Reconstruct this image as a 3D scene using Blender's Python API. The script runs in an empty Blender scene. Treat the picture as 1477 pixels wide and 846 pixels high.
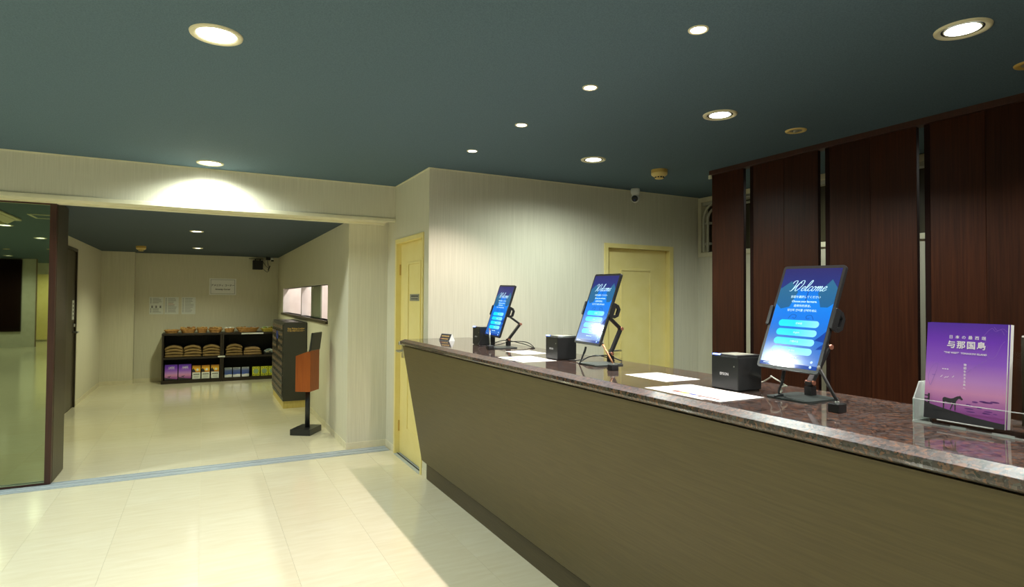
import bpy, bmesh, math, random
from mathutils import Matrix, Vector

random.seed(7)
PI = math.pi
SC = bpy.context.scene
COL = SC.collection

# ------------------------------------------------------------------ camera
cam_d = bpy.data.cameras.new('camera')
cam_d.sensor_fit = 'HORIZONTAL'
cam_d.sensor_width = 36.0
cam_d.lens = 849.69 / 1477 * 36.0
cam_d.shift_y = (412.94 - 423.0) / 1477
cam_d.clip_start = 0.05
cam = bpy.data.objects.new('camera', cam_d)
COL.objects.link(cam)
YAW, PITCH, ROLL = 0.482147, 0.021574, 0.0063228
f_ = Vector((math.sin(YAW) * math.cos(PITCH), math.cos(YAW) * math.cos(PITCH), math.sin(PITCH)))
r_ = Vector((math.cos(YAW), -math.sin(YAW), 0))
u_ = r_.cross(f_)
rr = r_ * math.cos(ROLL) + u_ * math.sin(ROLL)
uu = -r_ * math.sin(ROLL) + u_ * math.cos(ROLL)
cam.matrix_world = Matrix(((rr.x, uu.x, -f_.x, 0), (rr.y, uu.y, -f_.y, 0), (rr.z, uu.z, -f_.z, 1.45), (0, 0, 0, 1)))
SC.camera = cam
SC.cycles.transparent_max_bounces = 40

# ------------------------------------------------------------------ world, exposure
world = bpy.data.worlds.new('world')
world.use_nodes = True
world.node_tree.nodes['Background'].inputs[0].default_value = (0.5, 0.6, 0.6, 1)
world.node_tree.nodes['Background'].inputs[1].default_value = 0.0
SC.world = world
vs = SC.view_settings
vs.view_transform = 'Standard'
vs.look = 'None'
vs.gamma = 1.0
vs.use_curve_mapping = False
vs.exposure = 0.0

# light levels of the lamps in the ceiling (watts for their spot lights)
P_DOWN, P_DESK, P_REAR, P_SPOT, P_CORR, P_NICHE = 106.0, 76.0, 116.0, 56.0, 92.0, 30.0
C_DOWN = (0.90, 1.0, 0.92)
C_SPOT = (1.0, 0.86, 0.80)
C_CORR = (0.95, 1.0, 0.66)

H_LOBBY, H_CORR = 2.52, 2.20


# ------------------------------------------------------------------ materials
def srgb(r, g, b):
    def c(v):
        v /= 255.0
        return v / 12.92 if v <= 0.04045 else ((v + 0.055) / 1.055) ** 2.4
    return (c(r), c(g), c(b), 1.0)


def new_mat(name):
    m = bpy.data.materials.new(name)
    m.use_nodes = True
    return m, m.node_tree.nodes, m.node_tree.links, m.node_tree.nodes['Principled BSDF']


def plain(name, col, rough=0.5, metal=0.0, spec=0.5, emit=None, estr=0.0, coat=0.0):
    m, n, l, b = new_mat(name)
    b.inputs['Base Color'].default_value = col
    b.inputs['Roughness'].default_value = rough
    b.inputs['Metallic'].default_value = metal
    b.inputs['Specular IOR Level'].default_value = spec
    b.inputs['Coat Weight'].default_value = coat
    if emit:
        b.inputs['Emission Color'].default_value = emit
        b.inputs['Emission Strength'].default_value = estr
    return m


def noisy(name, c1, c2, scale, stretch=(1, 1, 1), rough=0.5, detail=4.0, bump=0.0, lo=0.35, hi=0.65, spec=0.5,
          coord='Object', coat=0.0, coat_rough=0.1):
    """two colours mixed by a stretched noise, with a little relief"""
    m, n, l, b = new_mat(name)
    tc = n.new('ShaderNodeTexCoord')
    mp = n.new('ShaderNodeMapping')
    mp.inputs['Scale'].default_value = stretch
    nz = n.new('ShaderNodeTexNoise')
    nz.inputs['Scale'].default_value = scale
    nz.inputs['Detail'].default_value = detail
    cr = n.new('ShaderNodeValToRGB')
    cr.color_ramp.elements[0].position = lo
    cr.color_ramp.elements[0].color = c1
    cr.color_ramp.elements[1].position = hi
    cr.color_ramp.elements[1].color = c2
    l.new(tc.outputs[coord], mp.inputs['Vector'])
    l.new(mp.outputs['Vector'], nz.inputs['Vector'])
    l.new(nz.outputs['Fac'], cr.inputs['Fac'])
    l.new(cr.outputs['Color'], b.inputs['Base Color'])
    b.inputs['Roughness'].default_value = rough
    b.inputs['Specular IOR Level'].default_value = spec
    b.inputs['Coat Weight'].default_value = coat
    b.inputs['Coat Roughness'].default_value = coat_rough
    if bump:
        bp = n.new('ShaderNodeBump')
        bp.inputs['Strength'].default_value = bump
        bp.inputs['Distance'].default_value = 0.002
        l.new(nz.outputs['Fac'], bp.inputs['Height'])
        l.new(bp.outputs['Normal'], b.inputs['Normal'])
    return m


def granite(name='granite', rough=0.06, spec=0.75):
    m, n, l, b = new_mat(name)
    tc = n.new('ShaderNodeTexCoord')
    v1 = n.new('ShaderNodeTexVoronoi')
    v1.inputs['Scale'].default_value = 120
    nz0 = n.new('ShaderNodeTexNoise')
    nz0.inputs['Scale'].default_value = 60
    nz0.inputs['Detail'].default_value = 3
    mixv = n.new('ShaderNodeMixRGB')
    mixv.inputs['Fac'].default_value = 0.03
    l.new(tc.outputs['Object'], nz0.inputs['Vector'])
    l.new(tc.outputs['Object'], mixv.inputs[1])
    l.new(nz0.outputs['Color'], mixv.inputs[2])
    l.new(mixv.outputs[0], v1.inputs['Vector'])
    sep = n.new('ShaderNodeSeparateColor')
    l.new(v1.outputs['Color'], sep.inputs[0])
    cr = n.new('ShaderNodeValToRGB')
    e = cr.color_ramp.elements
    e[0].position = 0.0
    e[0].color = srgb(26, 22, 20)
    e[1].position = 1.0
    e[1].color = srgb(134, 128, 124)
    for p, c in ((0.25, srgb(40, 38, 38)), (0.40, srgb(78, 62, 54)), (0.52, srgb(58, 57, 58)), (0.66, srgb(112, 78, 58)), (0.76, srgb(70, 70, 72)), (0.9, srgb(92, 84, 78))):
        x = e.new(p)
        x.color = c
    nz = n.new('ShaderNodeTexNoise')
    nz.inputs['Scale'].default_value = 22
    nz.inputs['Detail'].default_value = 5
    l.new(tc.outputs['Object'], nz.inputs['Vector'])
    ad = n.new('ShaderNodeMath')
    ad.operation = 'MULTIPLY_ADD'
    ad.inputs[1].default_value = 0.65
    l.new(sep.outputs[0], ad.inputs[0])
    sc = n.new('ShaderNodeMath')
    sc.operation = 'MULTIPLY'
    sc.inputs[1].default_value = 0.4
    l.new(nz.outputs['Fac'], sc.inputs[0])
    l.new(sc.outputs[0], ad.inputs[2])
    l.new(ad.outputs[0], cr.inputs['Fac'])
    l.new(cr.outputs['Color'], b.inputs['Base Color'])
    b.inputs['Roughness'].default_value = rough
    b.inputs['Specular IOR Level'].default_value = spec
    return m


def gradient(name, stops, axis='Y', rough=0.25, emit=0.0, coord='Generated', spec=0.5, coat=0.0):
    m, n, l, b = new_mat(name)
    tc = n.new('ShaderNodeTexCoord')
    sp = n.new('ShaderNodeSeparateXYZ')
    cr = n.new('ShaderNodeValToRGB')
    e = cr.color_ramp.elements
    e[0].position, e[0].color = stops[0]
    e[1].position, e[1].color = stops[-1]
    for p, c in stops[1:-1]:
        x = e.new(p)
        x.color = c
    l.new(tc.outputs[coord], sp.inputs[0])
    l.new(sp.outputs[axis], cr.inputs['Fac'])
    if emit:
        b.inputs['Base Color'].default_value = (0.01, 0.01, 0.012, 1)
        l.new(cr.outputs['Color'], b.inputs['Emission Color'])
        b.inputs['Emission Strength'].default_value = emit
    else:
        l.new(cr.outputs['Color'], b.inputs['Base Color'])
    b.inputs['Roughness'].default_value = rough
    b.inputs['Specular IOR Level'].default_value = spec
    b.inputs['Coat Weight'].default_value = coat
    return m


def acrylic(name, tint, edge, bright=False):
    """clear sheet: see-through with a surface reflection that grows at grazing angles"""
    m, n, l, b = new_mat(name)
    out = n['Material Output']
    tr = n.new('ShaderNodeBsdfTransparent')
    tr.inputs[0].default_value = tint
    gl = n.new('ShaderNodeBsdfGlossy')
    gl.inputs['Color'].default_value = (0.9, 0.93, 0.91, 1)
    gl.inputs['Roughness'].default_value = 0.04
    fr = n.new('ShaderNodeFresnel')
    fr.inputs[0].default_value = 1.18
    ad = n.new('ShaderNodeMath')
    ad.operation = 'MULTIPLY_ADD'
    ad.inputs[1].default_value = 1.0
    ad.inputs[2].default_value = edge
    l.new(fr.outputs[0], ad.inputs[0])
    mx = n.new('ShaderNodeMixShader')
    l.new(ad.outputs[0], mx.inputs[0])
    l.new(tr.outputs[0], mx.inputs[1])
    b.inputs['Base Color'].default_value = (0.85, 0.9, 0.87, 1)
    b.inputs['Roughness'].default_value = 0.1
    l.new((b if bright else gl).outputs[0], mx.inputs[2])
    l.new(mx.outputs[0], out.inputs[0])
    return m


M = {}
M['wall'] = noisy('wallpaper', srgb(209, 204, 182), srgb(222, 217, 196), 60, (4.0, 4.0, 0.05), 0.75, 2, 0.2, 0.3, 0.7, 0.25)
M['wall_plain'] = noisy('painted_wall', srgb(214, 210, 190), srgb(222, 218, 200), 8, (1, 1, 1), 0.7, 3, 0.1)
M['wall_white'] = noisy('white_plaster', srgb(238, 230, 226), srgb(244, 238, 234), 6, (1, 1, 1), 0.7, 2)
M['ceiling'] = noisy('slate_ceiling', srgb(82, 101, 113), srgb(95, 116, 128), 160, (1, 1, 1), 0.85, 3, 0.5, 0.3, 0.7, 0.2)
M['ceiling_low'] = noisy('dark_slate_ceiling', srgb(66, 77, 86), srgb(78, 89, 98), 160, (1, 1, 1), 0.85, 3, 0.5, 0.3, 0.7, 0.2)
M['floor'] = noisy('vinyl_tile', srgb(226, 215, 184), srgb(233, 224, 197), 5, (0.8, 6, 1), 0.13, 5, 0.02, 0.3, 0.7, 0.5)
M['floor_b'] = noisy('vinyl_tile_pale', srgb(228, 218, 188), srgb(235, 227, 201), 5, (0.9, 5, 1), 0.13, 5, 0.02, 0.3, 0.7, 0.5)
M['low_bounce_floor'] = noisy('low_bounce_brown_grey', srgb(74, 66, 56), srgb(90, 81, 70), 150, (1, 1, 1), 0.95, 3, 0.4, spec=0.1)
M['grout'] = plain('floor_joint', srgb(212, 200, 162), 0.5)
M['cream'] = noisy('cream_paint', srgb(226, 219, 188), srgb(232, 226, 198), 12, (1, 1, 1), 0.45, 2)
M['base'] = noisy('cream_vinyl_skirting', srgb(222, 214, 184), srgb(230, 222, 194), 14, (1, 1, 1), 0.5, 2)
M['yellow'] = noisy('yellow_door_paint', srgb(236, 218, 140), srgb(240, 223, 150), 7, (1, 1, 1), 0.4, 2)
M['alu'] = noisy('aluminium', srgb(178, 186, 192), srgb(196, 204, 210), 60, (0.2, 6, 1), 0.35, 2)
M['alu'].node_tree.nodes['Principled BSDF'].inputs['Metallic'].default_value = 0.15
M['laminate'] = noisy('olive_brown_laminate', srgb(77, 66, 34), srgb(88, 76, 42), 16, (6, 0.35, 9), 0.42, 5, 0.06, 0.3, 0.7, 0.4)
M['toekick'] = noisy('toe_kick_laminate', srgb(64, 54, 32), srgb(74, 63, 39), 16, (6, 0.35, 9), 0.45, 4)
M['granite'] = granite()
M['granite_bevel'] = granite('granite_bevel', 0.38, 0.36)
M['mahogany'] = noisy('mahogany_board', srgb(46, 20, 9), srgb(66, 32, 16), 26, (4, 4, 0.12), 0.4, 5, 0.08, 0.3, 0.7, 0.16)
M['mahogany_b'] = noisy('mahogany_board_dark', srgb(41, 18, 8), srgb(60, 29, 15), 26, (4, 4, 0.12), 0.4, 5, 0.08, 0.3, 0.7, 0.16)
M['mahogany_dark'] = noisy('mahogany_edge_strip', srgb(26, 10, 6), srgb(34, 14, 9), 26, (4, 4, 0.12), 0.75, 4, spec=0.1)
M['mahogany_edge'] = noisy('mahogany_edge', srgb(56, 24, 12), srgb(66, 30, 16), 26, (4, 4, 0.12), 0.5, 4)
M['dark_wood'] = noisy('dark_wood_veneer', srgb(50, 42, 26), srgb(60, 51, 32), 22, (4, 4, 0.15), 0.4, 4, 0.05)
M['red_wood'] = noisy('red_brown_stile', srgb(56, 29, 19), srgb(70, 36, 24), 22, (4, 4, 0.15), 0.4, 4)
M['mirror'] = plain('smoked_mirror', (0.30, 0.33, 0.195, 1), 0.015, 1.0)
M['black'] = plain('black_plastic', (0.012, 0.012, 0.013, 1), 0.35)
M['black_satin'] = plain('black_satin', (0.022, 0.023, 0.024, 1), 0.28)
M['base_grey'] = plain('dark_grey_metal', srgb(58, 64, 62), 0.38, 0.2)
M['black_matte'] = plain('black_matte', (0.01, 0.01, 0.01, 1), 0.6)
M['shelf'] = noisy('black_brown_shelf', srgb(36, 28, 22), srgb(46, 36, 28), 20, (1, 6, 6), 0.4, 4)
M['copper'] = plain('copper_joint', srgb(204, 140, 116), 0.3, 0.7)
M['rose'] = plain('rose_gold', srgb(196, 140, 104), 0.3, 0.7)
M['steel'] = plain('brushed_steel', (0.55, 0.55, 0.52, 1), 0.28, 1.0)
M['paper'] = plain('white_paper', (0.86, 0.86, 0.84, 1), 0.6)
M['paper_grey'] = plain('laminated_sheet', (0.74, 0.76, 0.72, 1), 0.35)
M['ink'] = plain('dark_ink', (0.03, 0.03, 0.035, 1), 0.6)
M['ink_grey'] = plain('grey_ink', (0.22, 0.22, 0.22, 1), 0.6)
M['ink_red'] = plain('red_ink', (0.45, 0.16, 0.12, 1), 0.6)
M['white_ink'] = plain('white_print', (0.9, 0.88, 0.92, 1), 0.5)
M['pale_ink'] = plain('pale_violet_print', srgb(150, 110, 205), 0.5)
M['gold_ink'] = plain('gold_print', srgb(214, 174, 96), 0.5)
M['white'] = plain('white_plastic', (0.8, 0.8, 0.77, 1), 0.35)
M['beige'] = plain('beige_plastic', srgb(226, 200, 128), 0.5)
M['beige_dark'] = plain('aged_beige_plastic', srgb(198, 164, 84), 0.5)
M['ring'] = plain('lamp_ring', srgb(232, 222, 186), 0.4)
M['dark_gap'] = plain('dark_recess', (0.02, 0.02, 0.02, 1), 0.8)
M['lamp'] = plain('lamp_diffuser', (0.9, 0.9, 0.9, 1), 0.4, emit=(0.97, 1.0, 0.95, 1), estr=14)
M['lamp_warm'] = plain('spot_diffuser', (0.9, 0.9, 0.9, 1), 0.4, emit=(1.0, 0.9, 0.78, 1), estr=14)
M['led_blue'] = plain('blue_led', (0.1, 0.1, 0.4, 1), 0.3, emit=(0.12, 0.2, 1, 1), estr=12)
M['led_green'] = plain('green_led', (0.0, 0.2, 0.05, 1), 0.3, emit=(0.05, 1, 0.2, 1), estr=2)
M['acrylic'] = acrylic('clear_acrylic', (0.97, 0.98, 0.975, 1), 0.0)
M['acrylic_lit_side'] = acrylic('side_lit_acrylic', (0.95, 0.97, 0.96, 1), 0.16, True)  # pale mix stands in for edge light in the clear side panels
M['acrylic_lit_edge'] = acrylic('acrylic_lit_edge', (0.92, 0.96, 0.94, 1), 0.35, True)  # whitish mix paints the bright edges of clear acrylic
M['orange_wood'] = noisy('orange_wood', srgb(166, 80, 14), srgb(178, 90, 20), 20, (4, 4, 0.2), 0.4, 4)
M['plinth'] = noisy('yellow_wood_plinth', srgb(206, 186, 108), srgb(216, 196, 120), 14, (3, 3, 0.5), 0.5, 3)
M['locker'] = plain('charcoal_steel', srgb(58, 58, 52), 0.38)
M['locker_door'] = plain('locker_door_steel', srgb(66, 64, 56), 0.35)
M['tag'] = plain('tan_tag', srgb(146, 122, 96), 0.5)
M['tag_red'] = plain('red_tag_mark', srgb(120, 62, 46), 0.5)
M['blue'] = plain('blue_label', srgb(40, 62, 150), 0.4)
M['wicker'] = noisy('wicker', srgb(150, 104, 48), srgb(200, 150, 84), 90, (1, 1, 3), 0.65, 4, 0.8)
M['wicker_yellow'] = noisy('yellow_wicker', srgb(160, 140, 46), srgb(196, 176, 76), 90, (1, 1, 3), 0.65, 4, 0.8)
M['pack_tan'] = noisy('tan_sachets', srgb(190, 146, 80), srgb(222, 184, 120), 60, (1, 1, 1), 0.5, 3)
M['pack_white'] = noisy('white_sachets', srgb(212, 208, 190), srgb(236, 232, 218), 60, (1, 1, 1), 0.5, 3)
M['pack_green'] = plain('green_sachets', srgb(150, 196, 110), 0.5)
M['pack_blue'] = plain('pale_blue_sachets', srgb(170, 190, 196), 0.5)
M['towel'] = noisy('brown_towel', srgb(128, 104, 68), srgb(152, 126, 86), 160, (1, 1, 1), 0.95, 3, 0.8, spec=0.1)
M['window_dark'] = noisy('dark_window_board', srgb(50, 44, 26), srgb(62, 55, 34), 18, (4, 4, 0.2), 0.45, 4)
M['pipe'] = plain('grey_conduit', srgb(196, 194, 176), 0.35, 0.1)
M['glass_green'] = plain('grey_green_pane', srgb(132, 142, 118), 0.15)
M['sill'] = noisy('dark_sill', srgb(62, 54, 34), srgb(74, 64, 42), 18, (3, 0.3, 3), 0.35, 4)
M['door_dark'] = noisy('dark_door_veneer', srgb(56, 48, 34), srgb(66, 57, 41), 20, (4, 4, 0.2), 0.35, 4)
M['plate_grey'] = plain('grey_plate', srgb(150, 148, 132), 0.4, 0.3)
M['trim_brown'] = plain('brown_corner_bead', srgb(120, 84, 44), 0.5)

V = lambda *c: srgb(*c)
M['cover'] = gradient('purple_cover', [(0.0, V(140, 60, 150)), (0.14, V(170, 96, 176)), (0.30, V(218, 150, 200)), (0.42, V(200, 144, 218)), (0.6, V(152, 96, 216)),
                                       (0.82, V(118, 60, 200)), (1.0, V(84, 48, 168))], 'Y', 0.3)
M['sunset'] = gradient('sunset_picture', [(0.0, V(190, 90, 20)), (0.4, V(250, 200, 70)), (0.6, V(246, 190, 60)), (1.0, V(150, 84, 30))], 'Z', 0.35)
M['coast'] = gradient('coast_picture', [(0.0, V(230, 232, 232)), (0.22, V(170, 190, 214)), (0.45, V(60, 84, 150)), (0.75, V(96, 110, 150)), (1.0, V(180, 186, 190))], 'Z', 0.35)
M['lime'] = plain('lime_cover', srgb(208, 212, 56), 0.4)
M['lime_b'] = plain('pale_green_medallion', srgb(150, 186, 140), 0.4)
M['page'] = plain('page_edges', (0.8, 0.8, 0.78, 1), 0.6)
M['pale_card'] = plain('pale_card', (0.78, 0.8, 0.76, 1), 0.5)
E_SCR = 1.25
SCR = dict(rough=0.06, spec=0.5)
M['scr_bg'] = gradient('screen_backdrop', [(0.0, V(70, 104, 170)), (0.06, V(40, 104, 190)), (0.25, V(20, 100, 190)), (0.5, V(0, 116, 220)), (0.66, V(0, 126, 226)), (0.76, V(0, 112, 214)),
                                           (0.80, V(30, 46, 118)), (1.0, V(36, 34, 98))], 'Y', 0.13, E_SCR)
M['scr_pillow'] = gradient('screen_pillow', [(0.0, V(20, 92, 142)), (1.0, V(40, 100, 134))], 'Y', 0.13, E_SCR)
M['scr_dark'] = plain('screen_shade', (0.01, 0.01, 0.01, 1), 0.06, emit=V(8, 60, 150), estr=E_SCR)
M['scr_btn'] = gradient('screen_button', [(0.0, V(0, 222, 255)), (0.4, V(30, 214, 255)), (1.0, V(140, 226, 255))], 'X', 0.13, E_SCR)
M['scr_text'] = plain('screen_text', (0.05, 0.05, 0.05, 1), 0.06, emit=V(190, 236, 255), estr=1.3)


# ------------------------------------------------------------------ mesh builder
class MB:
    def __init__(self):
        self.v, self.f, self.mi, self.sm = [], [], [], []

    def add(self, vs_, fs, mi=0, smooth=False, mat=None):
        o = len(self.v)
        for p in vs_:
            p = Vector(p)
            self.v.append(tuple(mat @ p) if mat else tuple(p))
        for q in fs:
            self.f.append([i + o for i in q])
            self.mi.append(mi)
            self.sm.append(smooth)
        return self

    def box(self, x0, x1, y0, y1, z0, z1, mi=0, bev=0.0, mat=None, seg=2):
        if x0 > x1: x0, x1 = x1, x0
        if y0 > y1: y0, y1 = y1, y0
        if z0 > z1: z0, z1 = z1, z0
        vs_ = [(x0, y0, z0), (x1, y0, z0), (x1, y1, z0), (x0, y1, z0), (x0, y0, z1), (x1, y0, z1), (x1, y1, z1), (x0, y1, z1)]
        fs = [(0, 3, 2, 1), (4, 5, 6, 7), (0, 1, 5, 4), (1, 2, 6, 5), (2, 3, 7, 6), (3, 0, 4, 7)]
        if not bev:
            return self.add(vs_, fs, mi, False, mat)
        bm = bmesh.new()
        bv = [bm.verts.new(p) for p in vs_]
        for q in fs:
            bm.faces.new([bv[i] for i in q])
        bmesh.ops.bevel(bm, geom=list(bm.edges), offset=bev, segments=seg, affect='EDGES', profile=0.5)
        bm.verts.index_update()
        self.add([v.co.copy() for v in bm.verts], [[v.index for v in f.verts] for f in bm.faces], mi, False, mat)
        bm.free()
        return self

    def prism(self, pts, axis, a, b, mi=0, mat=None, smooth=False):
        """polygon pts extruded along an axis from a to b; pts are the other two coordinates in xyz order"""
        def P(p, t):
            return {'x': (t, p[0], p[1]), 'y': (p[0], t, p[1]), 'z': (p[0], p[1], t)}[axis]
        n = len(pts)
        vs_ = [P(p, a) for p in pts] + [P(p, b) for p in pts]
        fs = [tuple(range(n)), tuple(range(2 * n - 1, n - 1, -1))]
        self.add(vs_, fs, mi, False, mat)
        self.add(vs_, [(i, n + i, n + (i + 1) % n, (i + 1) % n) for i in range(n)], mi, smooth, mat)
        return self

    def lathe(self, prof, c=(0, 0, 0), seg=24, mi=0, mat=None, smooth=True, cap=True):
        vs_, fs = [], []
        n = len(prof)
        for k in range(seg):
            a = 2 * PI * k / seg
            for r, z in prof:
                vs_.append((c[0] + r * math.cos(a), c[1] + r * math.sin(a), c[2] + z))
        for k in range(seg):
            k2 = (k + 1) % seg
            for i in range(n - 1):
                fs.append((k * n + i, k2 * n + i, k2 * n + i + 1, k * n + i + 1))
        self.add(vs_, fs, mi, smooth, mat)
        if cap:
            for i in (0, n - 1):
                if prof[i][0] > 1e-6:
                    self.add([(c[0] + prof[i][0] * math.cos(2 * PI * k / seg), c[1] + prof[i][0] * math.sin(2 * PI * k / seg), c[2] + prof[i][1]) for k in range(seg)],
                             [tuple(range(seg))], mi, False, mat)
        return self

    def tube(self, pts, r, seg=8, mi=0, mat=None):
        pts = [Vector(p) for p in pts]
        rs = r if isinstance(r, (list, tuple)) else [r] * len(pts)
        vs_, fs = [], []
        up = Vector((0, 0, 1))
        prev = None
        for i, p in enumerate(pts):
            d = (pts[min(i + 1, len(pts) - 1)] - pts[max(i - 1, 0)]).normalized()
            a = prev if prev is not None else (up if abs(d.z) < 0.9 else Vector((1, 0, 0)))
            s = (a - d * a.dot(d))
            if s.length < 1e-6:
                s = d.orthogonal()
            s.normalize()
            t = d.cross(s)
            prev = s
            for k in range(seg):
                w = 2 * PI * k / seg
                vs_.append(p + (s * math.cos(w) + t * math.sin(w)) * rs[i])
        for i in range(len(pts) - 1):
            for k in range(seg):
                k2 = (k + 1) % seg
                fs.append((i * seg + k, i * seg + k2, (i + 1) * seg + k2, (i + 1) * seg + k))
        self.add(vs_, fs, mi, True, mat)
        e = (len(pts) - 1) * seg
        self.add([vs_[k] for k in range(seg)], [tuple(range(seg - 1, -1, -1))], mi, False, mat)
        self.add([vs_[e + k] for k in range(seg)], [tuple(range(seg))], mi, False, mat)
        return self

    def sphere(self, c, r, seg=20, rings=12, mi=0, mat=None, sc=(1, 1, 1)):
        prof = [(r * math.sin(PI * i / rings), -r * math.cos(PI * i / rings)) for i in range(rings + 1)]
        vs_, fs = [], []
        for k in range(seg):
            a = 2 * PI * k / seg
            for q, z in prof:
                vs_.append((c[0] + q * math.cos(a) * sc[0], c[1] + q * math.sin(a) * sc[1], c[2] + z * sc[2]))
        n = rings + 1
        for k in range(seg):
            k2 = (k + 1) % seg
            for i in range(rings):
                fs.append((k * n + i, k2 * n + i, k2 * n + i + 1, k * n + i + 1))
        return self.add(vs_, fs, mi, True, mat)

    def mesh(self, me, mat, mi=0):
        return self.add([v.co for v in me.vertices], [tuple(p.vertices) for p in me.polygons], mi, False, mat)

    def data(self, name, mats):
        me = bpy.data.meshes.new(name)
        me.from_pydata(self.v, [], self.f)
        for m in (mats if isinstance(mats, (list, tuple)) else [mats]):
            me.materials.append(M[m] if isinstance(m, str) else m)
        me.polygons.foreach_set('material_index', self.mi)
        me.polygons.foreach_set('use_smooth', self.sm)
        bm = bmesh.new()
        bm.from_mesh(me)
        bmesh.ops.remove_doubles(bm, verts=bm.verts, dist=1e-6)
        bmesh.ops.recalc_face_normals(bm, faces=bm.faces)
        bm.to_mesh(me)
        bm.free()
        me.update()
        return me

    def build(self, name, mats, parent=None):
        o = bpy.data.objects.new(name, self.data(name, mats))
        COL.objects.link(o)
        if parent:
            o.parent = parent
        return o


def box(*a, **k):
    return MB().box(*a, **k)


def tag(o, label, cat, group=None):
    o['label'] = label
    o['category'] = cat
    if group:
        o['group'] = group
    return o


def thing(name, label, cat, loc=(0, 0, 0), rz=0.0, group=None):
    o = bpy.data.objects.new(name, None)
    o.empty_display_size = 0.05
    COL.objects.link(o)
    o.location = loc
    o.rotation_euler = (0, 0, rz)
    return tag(o, label, cat, group)


def struct(name, mb, mats, parent=None):
    o = mb.build(name, mats, parent)
    if parent is None:
        o['kind'] = 'structure'
    return o


def struct_empty(name, loc=(0, 0, 0)):
    o = bpy.data.objects.new(name, None)
    o.empty_display_size = 0.05
    COL.objects.link(o)
    o.location = loc
    o['kind'] = 'structure'
    return o


def dup(rt, loc, label=None, rz=None, group=None):
    r = rt.copy()
    COL.objects.link(r)
    r.location = loc
    if rz is not None:
        r.rotation_euler = (0, 0, rz)
    if label:
        r['label'] = label
    if group:
        r['group'] = group
    for ch in list(rt.children):
        c = ch.copy()
        COL.objects.link(c)
        c.parent = r
        for g in list(ch.children):
            d = g.copy()
            COL.objects.link(d)
            d.parent = c
    return r


def place(o, origin, u, v, n):
    """orient an object by its own right, up and front axes"""
    u, v, n = Vector(u), Vector(v), Vector(n)
    o.matrix_world = Matrix(((u.x, v.x, n.x, origin[0]), (u.y, v.y, n.y, origin[1]), (u.z, v.z, n.z, origin[2]), (0, 0, 0, 1)))
    return o


_text = {}


def text_mesh(s, size, align='CENTER', bold=0.0, spacing=1.0):
    key = (s, size, align, bold, spacing)
    if key in _text:
        return _text[key]
    cu = bpy.data.curves.new('text', 'FONT')
    cu.body = s
    cu.size = size
    cu.align_x = align
    cu.align_y = 'CENTER'
    cu.space_character = spacing
    cu.offset = bold * size
    cu.resolution_u = 2
    o = bpy.data.objects.new('text', cu)
    COL.objects.link(o)
    bpy.context.view_layer.update()
    me = bpy.data.meshes.new_from_object(o.evaluated_get(bpy.context.evaluated_depsgraph_get()))
    bpy.data.objects.remove(o)
    bpy.data.curves.remove(cu)
    _text[key] = me
    return me


def T(x=0, y=0, z=0):
    return Matrix.Translation((x, y, z))


def frame(origin, u, v, n):
    u, v, n = Vector(u), Vector(v), Vector(n)
    return Matrix(((u.x, v.x, n.x, origin[0]), (u.y, v.y, n.y, origin[1]), (u.z, v.z, n.z, origin[2]), (0, 0, 0, 1)))


def spline(pts, k=6):
    out = []
    n = len(pts)
    P = [Vector(p) for p in pts]
    for i in range(n - 1):
        p0, p1, p2, p3 = P[max(i - 1, 0)], P[i], P[i + 1], P[min(i + 2, n - 1)]
        for j in range(k):
            t = j / k
            out.append(0.5 * ((2 * p1) + (p2 - p0) * t + (2 * p0 - 5 * p1 + 4 * p2 - p3) * t * t + (3 * p1 - p0 - 3 * p2 + p3) * t ** 3))
    out.append(P[-1])
    return out


def ribbon(mb, pts, w0, w1, z, mi, sc=1.0, ox=0.0, oy=0.0, shear=0.0, k=6):
    """pen stroke: a flat strip wider on downstrokes"""
    p = spline([Vector((a + shear * b, b, 0)) for a, b in pts], k)
    vs_, fs = [], []
    for i, q in enumerate(p):
        d = (p[min(i + 1, len(p) - 1)] - p[max(i - 1, 0)])
        if d.length < 1e-9:
            d = Vector((1, 0, 0))
        d.normalize()
        w = w0 + w1 * abs(d.y)
        s = Vector((-d.y, d.x, 0)) * w / 2
        for e in (q + s, q - s):
            vs_.append((ox + e.x * sc, oy + e.y * sc, z))
    for i in range(len(p) - 1):
        fs.append((2 * i, 2 * i + 1, 2 * i + 3, 2 * i + 2))
    mb.add(vs_, fs, mi)


def rrect(mb, x0, x1, y0, y1, r, z, mi, seg=5):
    pts = []
    for cx, cy, a0 in ((x1 - r, y1 - r, 0), (x0 + r, y1 - r, 90), (x0 + r, y0 + r, 180), (x1 - r, y0 + r, 270)):
        for i in range(seg + 1):
            a = math.radians(a0 + 90 * i / seg)
            pts.append((cx + r * math.cos(a), cy + r * math.sin(a), z))
    mb.add(pts, [tuple(range(len(pts)))], mi)


def rslab(mb, x0, x1, y0, y1, r, z0, z1, mi=0, seg=5, mat=None):
    pts = []
    for cx, cy, a0 in ((x1 - r, y1 - r, 0), (x0 + r, y1 - r, 90), (x0 + r, y0 + r, 180), (x1 - r, y0 + r, 270)):
        for i in range(seg + 1):
            a = math.radians(a0 + 90 * i / seg)
            pts.append((cx + r * math.cos(a), cy + r * math.sin(a)))
    mb.prism(pts, 'z', z0, z1, mi, mat)
    return mb


# ================================================================== SETTING
XJ, YB, YH, YP = 1.617, 4.553, 5.504, 5.76          # door wall, back wall, header face, post face
XCR, XCL, YCB = 1.235, -1.49, 11.85                 # corridor sides and end
XR = 4.58

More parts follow.
